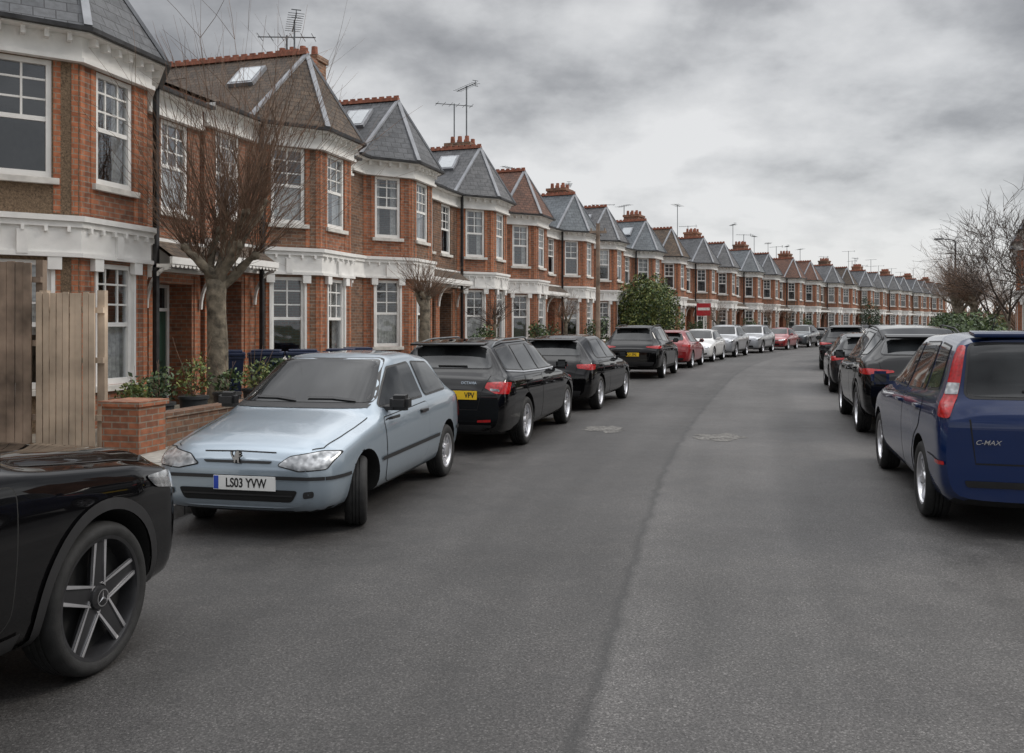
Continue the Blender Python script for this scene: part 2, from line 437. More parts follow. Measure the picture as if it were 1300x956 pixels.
WM = {}
def window_meshes(w, h):
    k = (round(w, 2), round(h, 2))
    if k in WM: return WM[k]
    g = MB(); g.face([(-w/2, -.075, 0), (w/2, -.075, 0), (w/2, -.075, h), (-w/2, -.075, h)][::-1])
    fr = MB(); t = .07
    mid = h*.5
    fr.box(-w/2, -w/2+t, -.11, -.025, 0, h); fr.box(w/2-t, w/2, -.11, -.025, 0, h)
    fr.box(-w/2+t, w/2-t, -.108, -.027, 0, t*1.3); fr.box(-w/2+t, w/2-t, -.108, -.027, h-t, h)
    fr.box(-w/2+t, w/2-t, -.1, -.045, mid-.032, mid+.032)
    nb = 2 if w < .76 else 3
    for i in range(1, nb):
        xx = -w/2+w*i/nb; fr.box(xx-.014, xx+.014, -.09, -.058, mid+.032, h-t)
    for i in (1, 2):
        zz = mid+(h-mid)*i/3
        fr.box(-w/2+t, w/2-t, -.088, -.06, zz-.014, zz+.014)
    si = MB(); si.box(-w/2-.09, w/2+.09, -.12, .07, -.09, -.003)
    cu = MB()
    for sg in (-1, 1):
        n = 7
        for i in range(n):
            a = sg*(w/2-.02-(w*.26)*i/n); b2 = sg*(w/2-.02-(w*.26)*(i+1)/n)
            y0, y1 = (-.17-.03*(i % 2)), (-.17-.03*((i+1) % 2))
            cu.face([(a, y0, .02), (b2, y1, .02), (b2, y1, h), (a, y0, h)])
    bl = MB(); n = 12
    for i in range(n):
        z0 = h*.42+h*.58*i/n
        bl.face([(-w/2+.02, -.15, z0), (w/2-.02, -.15, z0), (w/2-.02, -.165, z0+h*.58/n), (-w/2+.02, -.165, z0+h*.58/n)])
    full = MB(); n = 16
    for i in range(n):
        a = -w/2+w*i/n; b2 = -w/2+w*(i+1)/n
        full.face([(a, -.16-.025*(i % 2), .02), (b2, -.16-.025*((i+1) % 2), .02), (b2, -.16-.025*((i+1) % 2), h*.48), (a, -.16-.025*(i % 2), h*.48)])
    WM[k] = (g.mesh('window'), fr.mesh('frame'), si.mesh('sill', bevel=.006), cu.mesh('curtain'), bl.mesh('blind'), full.mesh('net'))
    for me, mm in zip(WM[k], ('pane', 'white', 'stone', 'curtain', 'curtain', 'curtain')): me.materials.append(MAT[mm])
    return WM[k]

def add_window(root, p0, p1, a, w, z, h, cur):
    d, n = outn(p0, p1)
    q = p0+d*a
    ms = window_meshes(w, h)
    o = bpy.data.objects.new('window', ms[0]); COL.objects.link(o); o.parent = root
    o.location = (q.x, q.y, z); o.rotation_euler = (0, 0, math.atan2(-n.x, n.y))
    for nm, me in (('frame', ms[1]), ('sill', ms[2])):
        c = bpy.data.objects.new(nm, me); COL.objects.link(c); c.parent = o
    if cur:
        c = bpy.data.objects.new('curtain' if cur != 2 else 'blind', ms[2+cur]); COL.objects.link(c); c.parent = o
    return o

BX, FX, BD = 1.82, .74, .95
AZ = 7.97
def build_house(m, seed):
    R = random.Random(seed)
    root = empty('terraced_house')
    def P(x, y): return V((m*x, y))
    pts = [P(3.548, 0), P(BX, 0), P(FX, BD), P(-FX, BD), P(-BX, 0), P(-2.548, 0)]
    dd = (pts[3]-pts[2]).normalized(); nn = V((dd.y, -dd.x)); sg = 1 if nn.y > 0 else -1
    G = (.95, 2.75); F = (3.9, 5.55)
    w = MB()
    dp = .14
    CL = (pts[2]-pts[1]).length; FL = 2*FX
    cw, fw_ = .37, .40
    co_ = [(CL/2-cw, CL/2+cw, G[0], G[1], dp), (CL/2-cw, CL/2+cw, F[0], F[1], dp)]
    panel(w, pts[0], pts[1], -.3, 6, [(.25, 1.25, .14, 2.6, .55), (.37, 1.17, F[0], F[1], dp)], 0)
    panel(w, pts[1], pts[2], -.3, 6, co_, 1)
    panel(w, pts[2], pts[3], -.3, 6, [(FL/2-fw_, FL/2+fw_, G[0], G[1], dp), (FL/2-fw_, FL/2+fw_, F[0], F[1], dp)], 0)
    panel(w, pts[3], pts[4], -.3, 6, co_, 1)
    panel(w, pts[4], pts[5], -.3, 6, [], 0)
    for x in (3.548, -2.548):
        w.face([(m*x, 0, 0), (m*x, -9, 0), (m*x, -9, 6), (m*x, 0, 6)], 0)
        w.face([(m*x, 0.1, 6), (m*x, -9, 6), (m*x, -4.8, 8.05)], 0)
    w.face([(m*3.548, -9, 0), (m*-2.548, -9, 0), (m*-2.548, -9, 6), (m*3.548, -9, 6)], 0)
    for z in (.1, 3.2, 5.99):
        w.face([(m*3.54, -.56, z), (m*1.9, -.56, z), (m*1.9, -.2, z), (m*.7, .75, z), (m*-.7, .75, z), (m*-1.85, -.2, z), (m*-2.54, -.2, z), (m*-2.54, -8.9, z), (m*3.54, -8.9, z)], 2)
    w.face([(m*3.5, -3.5, .1), (m*-2.5, -3.5, .1), (m*-2.5, -3.5, 6), (m*3.5, -3.5, 6)], 2)
    w.obj('wall', [MAT['brick'], MAT['brick2'], MAT['interior']], root)
    qn = MB()
    for i in (1, 2, 3):
        d, n = outn(pts[i], pts[i+1]); Lh = (pts[i+1]-pts[i]).length
        M = basis((d.x, d.y, 0), (n.x, n.y, 0), (0, 0, 1), (pts[i].x, pts[i].y, 0))
        wd = cw if i != 2 else fw_
        for (z0, z1) in ((.3, 2.84), (3.42, 5.6)):
            for (a0, a1) in ((.015, .10), (Lh/2-wd-.11, Lh/2-wd-.02), (Lh/2+wd+.02, Lh/2+wd+.11), (Lh-.10, Lh-.015)):
                qn.box(a0, a1, -.02, .006+.002*(a0 > .2), z0, z1, 0, M)
    for a0 in (2.02, 3.36):
        qn.box(m*a0 if m > 0 else m*(a0+.18), m*(a0+.18) if m > 0 else m*a0, -.02, .02, .1, 2.75)
    qn.obj('brick_quoin', [MAT['brick3']], root)
    c = MB(); u = MB()
    band(c, pts, -.01, .06, 2.86, 3.30, 0, sg); band(c, pts, -.01, .10, 3.22, 3.30, 0, sg); band(c, pts, -.01, .14, 3.302, 3.38, 0, sg); band(c, pts, -.01, .1, 2.8, 2.86, 0, sg)
    band(u, pts, -.01, .07, 5.62, 5.93, 0, sg); band(u, pts, -.01, .12, 5.56, 5.622, 0, sg); band(u, pts, -.01, .26, 5.93, 6.0, 0, sg)
    for i in (1, 2, 3):
        d, n = outn(pts[i], pts[i+1]); Lh = (pts[i+1]-pts[i]).length
        M = basis((d.x, d.y, 0), (n.x, n.y, 0), (0, 0, 1), (pts[i].x, pts[i].y, 0))
        k = int(Lh/.24)
        for j in range(k):
            a = Lh*(j+.5)/k
            u.box(a-.03, a+.03, .05, .2, 5.82, 5.935, 0, M)
            c.box(a-.022, a+.022, .04, .12, 3.15, 3.225, 0, M)
        ww = cw if i != 2 else fw_
        for a in (Lh/2-ww-.03, Lh/2+ww+.0):
            c.box(a-.01, a+.04, -.05, .03, .95, 2.81, 0, M)
        c.box(Lh/2-.07, Lh/2+.07, .0, .11, 2.83, 3.16, 0, M)
        c.box(Lh/2-ww-.12, Lh/2-ww+.06, .0, .09, 2.62, 2.81, 0, M); c.box(Lh/2+ww-.06, Lh/2+ww+.12, .0, .09, 2.62, 2.81, 0, M)
    c.obj('string_course', [MAT['white']], root); u.obj('cornice', [MAT['white']], root)
    pl = MB(); band(pl, pts[1:], -.01, .04, 0, .32, 0, sg); pl.obj('plinth', [MAT['stone']], root)
    def cu(): return R.choice([0, 1, 1, 2, 3, 0, 3])
    add_window(root, pts[0], pts[1], .77, .8, F[0], F[1]-F[0], cu())
    for i, wd in ((1, 2*cw), (2, 2*fw_), (3, 2*cw)):
        Lh = (pts[i+1]-pts[i]).length
        k1, k2 = cu(), cu()
        add_window(root, pts[i], pts[i+1], Lh/2, wd, G[0], G[1]-G[0], k1)
        add_window(root, pts[i], pts[i+1], Lh/2, wd, F[0], F[1]-F[0], k2)
    xd = 3.548-.75
    dm = MB(); y0 = -.52
    def bx(mb, a0, a1, *r):
        A, B = sorted((m*a0, m*a1)); mb.box(A, B, *r)
    bx(dm, xd-.44, xd+.44, y0-.05, y0, .14, 2.1)
    for (a0, a1) in ((-.34, -.05), (.05, .34)):
        for (z0, z1) in ((.35, .95), (1.15, 1.9)):
            bx(dm, xd+a0, xd+a1, y0-.01, y0+.02, z0, z1)
    door = dm.obj('door', [MAT['door_blue']], root, bevel=.006)
    h = MB(); bx(h, xd-.38, xd-.35, y0, y0+.07, 1.05, 1.12)
    h.obj('handle', [MAT['chrome']], door)
    df = MB()
    bx(df, xd-.5, xd-.44, y0-.07, y0+.03, .14, 2.6); bx(df, xd+.44, xd+.5, y0-.07, y0+.03, .14, 2.6)
    bx(df, xd-.44, xd+.44, y0-.06, y0+.025, 2.1, 2.16); bx(df, xd-.44, xd+.44, y0-.06, y0+.025, 2.54, 2.6)
    bx(df, xd-.49, xd+.49, -.5, .3, .0, .14)
    df.obj('door_frame', [MAT['white']], door)
    fl = MB(); bx(fl, xd-.44, xd+.44, y0-.04, y0-.03, 2.16, 2.54); fl.obj('fanlight', [MAT['glass']], door)
    po = MB()
    PD = .58
    def fq(a, b2, z0, y0_, z1, y1_, mm):
        po.face([(m*a, y0_, z0), (m*b2, y0_, z0), (m*b2, y1_, z1), (m*a, y1_, z1)], mm)
    fq(1.95, 3.54, 3.42, .0, 3.02, PD, 0); fq(1.95, 3.54, 3.36, .0, 2.96, PD, 0)
    A, B = sorted((m*1.86, m*3.535))
    po.box(A, B, PD-.02, PD+.03, 2.90, 3.02, 1)
    k = 14
    for i in range(k):
        a = A+(B-A)*(i+.5)/k
        po.cyl((0, 0), .05, .05, -.008, .008, 10, 1, Matrix.Translation((a, PD+.005, 2.89)) @ Matrix.Rotation(rad(90), 4, 'X'))
    for xx in (1.88, 3.47):
        po.box(min(m*xx, m*(xx+.05)), max(m*xx, m*(xx+.05)), .02, PD-.022, 2.84, 2.90, 1)
        for j in range(7):
            a0 = rad(90*j/7); a1 = rad(90*(j+1)/7); q_ = PD-.12
            ya, za = .06+q_*(1-math.cos(a0)), 2.15+.68*math.sin(a0); yb, zb = .06+q_*(1-math.cos(a1)), 2.15+.68*math.sin(a1)
            M = Matrix.Translation((m*(xx+.025), (ya+yb)/2, (za+zb)/2)) @ Matrix.Rotation(math.atan2(zb-za, yb-ya), 4, 'X')
            ll = math.hypot(yb-ya, zb-za)/2+.01
            po.box(-.022, .022, -ll, ll, -.026, .026, 1, M)
    po.obj('porch', [MAT['clay'], MAT['white']], root)
    r = MB()
    z0 = 6.02
    ex = BX+.25
    A1, B1, C1, D1 = (ex, .0), (FX+.14, BD+.27), (-FX-.14, BD+.27), (-ex, 0)
    ap = (0, .2, AZ); q = (0, -4.95, AZ)
    r.face([(*B1, z0), (*C1, z0), ap]); r.face([(*A1, z0), (*B1, z0), ap]); r.face([(*C1, z0), (*D1, z0), ap])
    r.face([(*A1, z0), ap, q, (ex, -4.95, z0)]); r.face([(*D1, z0), ap, q, (-ex, -4.95, z0)])
    a, b2 = sorted((m*3.55, m*-2.55))
    r.face([(a, .24, z0-.005), (b2, .24, z0-.005), (b2, -4.8, 8.08), (a, -4.8, 8.08)])
    r.face([(a, -9.4, z0-.1), (b2, -9.4, z0-.1), (b2, -4.8, 8.08), (a, -4.8, 8.08)])
    roof = r.obj('roof', [MAT['slate']], root)
    hp = MB()
    def rod(p, q2, wd, hh, mm, up=.0):
        p = V(p); q2 = V(q2); d = (q2-p); Ln = d.length; d.normalize()
        s_ = d.cross(V((0, 0, 1))).normalized(); u = s_.cross(d)
        M = basis(d, -s_, u, p)
        hp.box(0, Ln, -wd, wd, -hh, hh, mm, M)
    for cpt in (A1, B1, C1, D1): rod((*cpt, z0+.01), ap, .055, .026, 0)
    hp.obj('hip_flashing', [MAT['lead']], roof)
    hp = MB(); rod((0, .22, AZ+.03), (0, -4.95, AZ+.03), .08, .045, 0)
    for i in range(22):
        yy = .15-i*.23
        hp.box(-.02, .02, yy-.075, yy+.075, AZ+.07, AZ+.14, 0)
    bx(hp, -2.545, 3.545, -4.9, -4.7, 8.05, 8.15)
    hp.obj('ridge_tiles', [MAT['ridge']], roof)
    gt = MB(); band(gt, pts, .262, .35, 5.95, 6.01, 0, sg)
    A, B = sorted((m*1.88, m*1.96)); gt.box(A, B, .2, .28, .1, 5.96)
    gt.obj('gutter', [MAT['iron']], root)
    ch = MB(); cx = m*-2.25
    ch.box(cx-.26, cx+.26, -2.0, -1.0, 6.2, 8.52, 0); ch.box(cx-.31, cx+.31, -2.05, -.95, 8.52, 8.66, 0)
    for i in range(3):
        ch.cyl((cx, -1.8+i*.3), .1, .08, 8.65, 8.95, 10, 1)
    ch.obj('chimney', [MAT['brick'], MAT['ridge']], roof)
    return root

def add_skylight(root, x0=.8, y0=-.75, sc=1.):
    roof = [c for c in root.children if c.name.startswith('roof')][0]
    k = (AZ-6.02)/(BX+.25)
    d = V((1, 0, -k)).normalized(); n = V((k, 0, 1)).normalized()
    M = basis(d, (0, 1, 0), n, (x0, y0, AZ-x0*k))
    s = MB(); s.box(-.38*sc, .38*sc, -.33*sc, .33*sc, 0, .09, 0, M); s.box(-.31*sc, .31*sc, -.26*sc, .26*sc, .09, .10, 1, M)
    s.obj('skylight', [MAT['lead'], MAT['skylight']], roof)

def add_aerial(root, x, y, z, h, rot, kind=0):
    roof = [c for c in root.children if c.name.startswith('roof')][0]
    s = MB(); M = Matrix.Translation((x, y, z)) @ Matrix.Rotation(rot, 4, 'Z')
    s.box(-.02, .02, -.02, .02, 0, h, 0, M)
    s.box(-.75, .75, -.012, .012, h-.06, h-.035, 0, M)
    for i in range(9 if kind == 0 else 6):
        a = -.7+i*(1.4/(8 if kind == 0 else 5)); l = .2 if kind == 0 else .32
        s.box(a-.006, a+.006, -l, l, h-.054, h-.042, 0, M)
    if kind == 0:
        s.box(.66, .68, -.12, .12, h-.16, h-.14, 0, M); s.box(.66, .68, -.12, .12, h+.04, h+.06, 0, M); s.box(.66, .68, -.01, .01, h-.16, h+.06, 0, M)
    s.obj('aerial', [MAT['galv']], roof)

FAC = Off(-5.3)
t0 = FAC.tY(19.95)+.5
HOUSES = []
ts = [t0-12.3, t0-7.2]
k = 0
while True:
    t = t0+(k//2)*12.2+(5.1 if k % 2 else 0)
    if t > FAC.tY(142): break
    ts.append(t); k += 1
wallsets = {
 0: {}, 1: {'red_brick': MAT['brick2'], 'brown_stock_brick': MAT['brick']}, 2: {'brown_stock_brick': MAT['brick']}}
roofs = [MAT['slate'], MAT['slate'], MAT['clay'], MAT['slate'], MAT['slate'], MAT['clay2'], MAT['slate2'], MAT['slate'], MAT['slate2'], MAT['clay']]
doors = [MAT['door_blue'], MAT['door_green'], MAT['door_red'], MAT['door_black']]
pools = {1: [], -1: []}
for i, t in enumerate(ts):
    mm = 1 if i % 2 == 0 else -1
    X, Y, th = FAC.at(t)
    rz = math.atan2(-math.cos(th), -math.sin(th))
    pool = pools[mm]
    zz = {0: -.2, 1: -.2, 2: -.07}.get(i, .1)
    if len(pool) < 4:
        h = build_house(mm, 100+i); pool.append(h)
        h.location = (X, Y, zz); h.rotation_euler = (0, 0, rz)
    else:
        far = i > 8
        h = clone(pool[i//2 % 4], (X, Y, zz), rz, skip=('curtain', 'blind', 'handle', 'fanlight', 'door_frame') if far else ())
        if far: recolor_tree(h, {'window_glass': MAT['farpane']})
    HOUSES.append((h, t, mm))
RR = random.Random(5)
for i, (h, t, mm) in enumerate(HOUSES):
    rm = roofs[i] if i < len(roofs) else RR.choice([MAT['slate'], MAT['slate'], MAT['slate2'], MAT['clay'], MAT['clay2']])
    ws = dict(wallsets[[0, 0, 0, 1, 1, 2][i] if i < 6 else RR.choice([0, 1, 2, 2])])
    if i == 1: ws = {'brown_stock_brick': MAT['pebble'], 'red_brick': MAT['brick']}
    ws['grey_slate'] = rm
    ws['door_blue'] = doors[i % 4] if i != 2 else MAT['door_blue']
    recolor_tree(h, ws)
    rn = 'grey slate' if 'slate' in rm.name else 'brown tiled'
    if i == 1: lab = 'red brick terraced house with brown pebbledash bay and white bands'
    else: lab = 'red brick terraced house with canted bay and %s roof' % rn
    top(h, lab, 'house', 'terraced houses along the street')
add_skylight(HOUSES[2][0], .7, -.9); add_skylight(HOUSES[3][0], .7, -.75, 1.15); add_skylight(HOUSES[4][0], .7, -.8, 1.1)
for i in (7, 8): add_skylight(HOUSES[i][0])
add_aerial(HOUSES[2][0], -2.0, -1.3, 8.6, .95, .6); add_aerial(HOUSES[2][0], -2.3, -1.7, 8.6, .7, 1.9, 1)
add_aerial(HOUSES[4][0], -2.2, -1.2, 8.6, 2.3, .9); add_aerial(HOUSES[4][0], -2.4, -1.8, 8.6, 1.7, 2.2, 1)
for i in range(6, len(HOUSES)):
    for _ in range(RR.choice([1, 1, 2])):
        add_aerial(HOUSES[i][0], RR.uniform(-2, 1.5), -RR.uniform(1.5, 4), 7.6, RR.uniform(1.7, 2.9), RR.uniform(0, 3), RR.choice([0, 1]))

FAR = Off(15.9)
tt = FAR.tY(37)
k = 0
while k < 8:
    t = tt+(k//2)*12.2+(5.1 if k % 2 else 0)
    mm = 1 if k % 2 == 0 else -1
    X, Y, th = FAR.at(t)
    h = clone(pools[mm][k//2 % 4], (X, Y, .1), math.atan2(math.cos(th), math.sin(th)), skip=('curtain', 'blind', 'aerial', 'skylight'))
    recolor_tree(h, {'brown_pebbledash': MAT['brick2'], 'weathered_clay_tile': MAT['clay2'], 'brown_stock_brick': MAT['brick'], 'window_glass': MAT['farpane']})
    top(h, 'red brick terraced house across the road behind bare trees', 'house', 'terraced houses along the street')
    k += 1

# ------------------------------------------------------------------ garden walls, hedges
def garden_wall(m, hgt=.62):
    w = MB()
    def bx(a0, a1, *r):
        A, B = sorted((m*a0, m*a1)); w.box(A, B, *r)
    bx(-2.3, 2.05, 2.78, 2.99, 0, hgt, 0); bx(-2.3, 2.05, 2.75, 3.02, hgt, hgt+.06, 1)
    for c in (-2.45, 2.2):
        bx(c-.17, c+.17, 2.71, 3.06, 0, hgt+.2, 0); bx(c-.2, c+.2, 2.68, 3.09, hgt+.2, hgt+.27, 1)
    return w.mesh('garden_wall')
gwm = {1: garden_wall(1), -1: garden_wall(-1)}
for me in gwm.values():
    me.materials.append(MAT['brick']); me.materials.append(MAT['stone'])
for i, (h, t, mm) in enumerate(HOUSES[:24]):
    if i < 2: continue
    o = bpy.data.objects.new('garden_wall', gwm[mm]); COL.objects.link(o)
    o.location = h.location; o.rotation_euler = h.rotation_euler
    o.location.z = .12
    top(o, 'low red brick garden wall with coping along the pavement', 'wall', 'front garden walls')

def leaf_mesh(name, blobs, n, size, mats, rng, core=True):
    v = []; f = []; mi = []
    tot = sum(b[3]*b[4]*b[5] for b in blobs)
    for (cx, cy, cz, rx, ry, rz) in blobs:
        k = int(n*rx*ry*rz/tot) if tot else n
        for _ in range(max(k, 8)):
            d = V((rng.gauss(0, 1), rng.gauss(0, 1), rng.gauss(0, 1))).normalized()*(rng.random()**.28)
            p = V((cx+d.x*rx, cy+d.y*ry, max(.02, cz+d.z*rz)))
            a = V((rng.uniform(-1, 1), rng.uniform(-1, 1), rng.uniform(-1, 1))).normalized()
            b = a.cross(V((rng.uniform(-1, 1), rng.uniform(-1, 1), rng.uniform(-1, 1)))).normalized()
            s = size*rng.uniform(.6, 1.3)
            i = len(v); v += [tuple(p-a*s), tuple(p+b*s*.5), tuple(p+a*s), tuple(p-b*s*.5)]
            f.append((i, i+1, i+2, i+3)); mi.append(rng.choice(range(len(mats))))
    me = bpy.data.meshes.new(name); me.from_pydata(v, [], f); me.polygons.foreach_set('material_index', mi); me.update()
    for m in mats: me.materials.append(m)
    return me

class Tubes:
    def __init__(s): s.v = []; s.f = []
    def add(s, pts, rs, k=5):
        n = len(pts); i0 = len(s.v)
        for i, p in enumerate(pts):
            t = (pts[min(i+1, n-1)]-pts[max(i-1, 0)])
            if t.length < 1e-6: t = V((0, 0, 1))
            t.normalize()
            a = t.cross(V((1, 0, .1)) if abs(t.x) < .8 else V((0, 1, .1))).normalized(); b = t.cross(a)
            for j in range(k):
                an = j*2*math.pi/k; q = p+(a*math.cos(an)+b*math.sin(an))*rs[i]; s.v.append(tuple(q))
        for i in range(n-1):
            for j in range(k):
                s.f.append((i0+i*k+j, i0+i*k+(j+1) % k, i0+(i+1)*k+(j+1) % k, i0+(i+1)*k+j))
        s.f.append(tuple(i0+(n-1)*k+j for j in range(k)))
    def obj(s, name, mats, parent=None):
        me = bpy.data.meshes.new(name); me.from_pydata(s.v, [], s.f)
        me.polygons.foreach_set('use_smooth', [True]*len(me.polygons)); me.update()
        return obj_from(name, me, parent, mats)

def shrub(x, y, z, r, h, n, mats, name='shrub', label='leafy green shrub in a front garden', seed=1, size=.045):
    rng = random.Random(seed)
    bl = [(0, 0, h*.5, r*.75, r*.75, h*.5)]
    for _ in range(9):
        a = rng.uniform(0, 6.28); rr = r*rng.uniform(.3, .75)
        bl.append((rr*math.cos(a), rr*math.sin(a), h*rng.uniform(.25, .95), r*.38, r*.38, h*.24))
    root = empty(name, (x, y, z))
    obj_from('foliage', leaf_mesh('foliage', bl, n, size, mats, rng), root)
    tb = Tubes()
    for _ in range(8):
        a = rng.uniform(0, 6.28)
        tb.add([V((0, 0, 0)), V((math.cos(a)*r*.25, math.sin(a)*r*.25, h*.4)), V((math.cos(a)*r*.5, math.sin(a)*r*.5, h*.85))], [.025, .015, .005], 5)
    tb.obj('stem', [MAT['twig2']], root)
    top(root, label, 'shrub')
    return root

def walk(p, d, L, n, rng, wob, grav=0.):
    pts = [p.copy()]
    for i in range(n):
        d = (d+V((rng.gauss(0, wob), rng.gauss(0, wob), rng.gauss(0, wob)+grav))).normalized()
        p = p+d*(L/n); pts.append(p.copy())
    return pts, d

def pollard(x, y, z, fork, tr, limbs, limbL, shoots, shootL, seed, tw='twig', label='pollarded bare street tree with many thin shoots', k=3, up=.45, sprd=.62, wob=.05, rk=1.):
    rng = random.Random(seed)
    root = empty('tree', (x, y, z))
    T = Tubes()
    pts, d = walk(V((0, 0, -.05)), V((rng.uniform(-.05, .05), rng.uniform(-.05, .05), 1)), fork, 9, rng, wob)
    rs = [tr*(1.35 if i == 0 else 1.12 if i == 1 else 1-.025*i+rng.uniform(-.05, .05)) for i in range(len(pts))]
    T.add(pts, rs, 14)
    T.obj('trunk', [MAT['bark']], root)
    Lm = Tubes(); S = Tubes()
    for i in range(limbs):
        a = i*2*math.pi/limbs+rng.uniform(-.4, .4); el = rng.uniform(.7, 1.25)
        dd = V((math.cos(a)*math.cos(el), math.sin(a)*math.cos(el), math.sin(el)))
        st_ = pts[-1 if i % 2 else -2]
        lp, ld = walk(st_, dd, limbL*rng.uniform(.5, 1.15), 6, rng, .16)
        Lm.add(lp, [tr*.52*(1-.08*j+rng.uniform(-.06, .08)) for j in range(7)], 8)
        kn = lp[-1]
        Lm.add([kn-ld*.08, kn, kn+ld*.08], [tr*.3, tr*.46, tr*.1], 8)
        for s_ in range(shoots):
            src = lp[rng.choice([3, 4, 5, 6, 6, 6])]
            sd = (ld*rng.uniform(.2, 1.)+V((rng.gauss(0, sprd), rng.gauss(0, sprd), up+rng.uniform(-.5, .5)))).normalized()
            LL = shootL*rng.uniform(.3, 1.1)
            sp, sdd = walk(src, sd, LL, 6, rng, .10, .03)
            r0 = rng.uniform(.005, .012)*(.7+tr)*rk
            S.add(sp, [r0*(1-.13*j) for j in range(7)], k)
            for q in range(rng.randint(2, 5)):
                j = rng.randint(1, 5)
                bd = ((sp[j+1]-sp[j]).normalized()+V((rng.gauss(0, .45), rng.gauss(0, .45), rng.gauss(.1, .4)))).normalized()
                bp_, _ = walk(sp[j], bd, LL*rng.uniform(.15, .45), 3, rng, .1)
                S.add(bp_, [r0*.55, r0*.45, r0*.35, r0*.2], 3)
    Lm.obj('limb', [MAT['bark']], root)
    S.obj('crown', [MAT[tw]], root)
    top(root, label, 'tree')
    return root

def bare_tree(x, y, z, H, tr, seed, label='bare winter tree with fine spreading branches', lean=(0, 0), depth=5, spread=.55):
    rng = random.Random(seed)
    root = empty('tree', (x, y, z))
    T = Tubes(); S = Tubes()
    pts, d = walk(V((0, 0, -.05)), V((lean[0], lean[1], 1)), H*.28, 6, rng, .05)
    T.add(pts, [tr*(1.3 if i == 0 else 1-.05*i) for i in range(7)], 10)
    def rec(p, d, L, r, lev):
        q, dd = walk(p, d, L, 5, rng, .11, .02)
        S.add(q, [r*(1-.12*j) for j in range(6)], 6 if r > .03 else 3)
        if lev == 0: return
        for c in range(rng.choice([3, 4, 4])):
            j = rng.choice([2, 3, 4, 5, 5])
            nd = (dd+V((rng.gauss(0, spread), rng.gauss(0, spread), rng.gauss(.15, spread*.6)))).normalized()
            rec(q[j], nd, L*rng.uniform(.55, .85), max(.008, r*.45), lev-1)
    for i in range(4):
        a = i*1.57+rng.uniform(-.5, .5)
        rec(pts[-1-i % 2], V((math.cos(a)*.7, math.sin(a)*.7, 1.)).normalized(), H*.26, tr*.5, depth-1)
    T.obj('trunk', [MAT['bark']], root); S.obj('crown', [MAT['twig2']], root)
    top(root, label, 'tree')
    return root

# ------------------------------------------------------------------ cars
def rnd(poly, r, n=4):
    out = []; N_ = len(poly)
    for i in range(N_):
        a, b, c = V(poly[i-1]), V(poly[i]), V(poly[(i+1) % N_])
        ra = min(r, (a-b).length*.45); rc = min(r, (c-b).length*.45)
        p = b+(a-b).normalized()*ra; q = b+(c-b).normalized()*rc
        for k in range(n+1):
            t = k/n; out.append(tuple(p*(1-t)**2+b*2*t*(1-t)+q*t*t))
    return out
def grow(poly, d):
    N_ = len(poly); area = sum(poly[i-1][0]*poly[i][1]-poly[i][0]*poly[i-1][1] for i in range(N_))
    s = 1 if area > 0 else -1; out = []
    for i in range(N_):
        a, b, c = V(poly[i-1]), V(poly[i]), V(poly[(i+1) % N_])
        d1 = (b-a); d2 = (c-b)
        if d1.length < 1e-6: d1 = d2
        if d2.length < 1e-6: d2 = d1
        d1 = d1.normalized(); d2 = d2.normalized()
        n = V((d1.y+d2.y, -d1.x-d2.x))
        if n.length < 1e-6: n = V((d1.y, -d1.x))
        n.normalize(); n = n*s
        m1 = V((d1.y, -d1.x))*s
        out.append(tuple(b+n*(d/max(.5, n.dot(m1)))))
    return out
def strip(path, w):
    pts = [V(p) for p in path]; l = []; r = []
    for i in range(len(pts)):
        t = (pts[min(i+1, len(pts)-1)]-pts[max(i-1, 0)]).normalized(); n = V((-t.y, t.x))*w/2
        l.append(tuple(pts[i]+n)); r.append(tuple(pts[i]-n))
    return l+r[::-1]
def pip(p, poly):
    x, y = p; c = False; n = len(poly); j = n-1
    for i in range(n):
        xi, yi = poly[i]; xj, yj = poly[j]
        if (yi > y) != (yj > y) and x < (xj-xi)*(y-yi)/(yj-yi)+xi: c = not c
        j = i
    return c

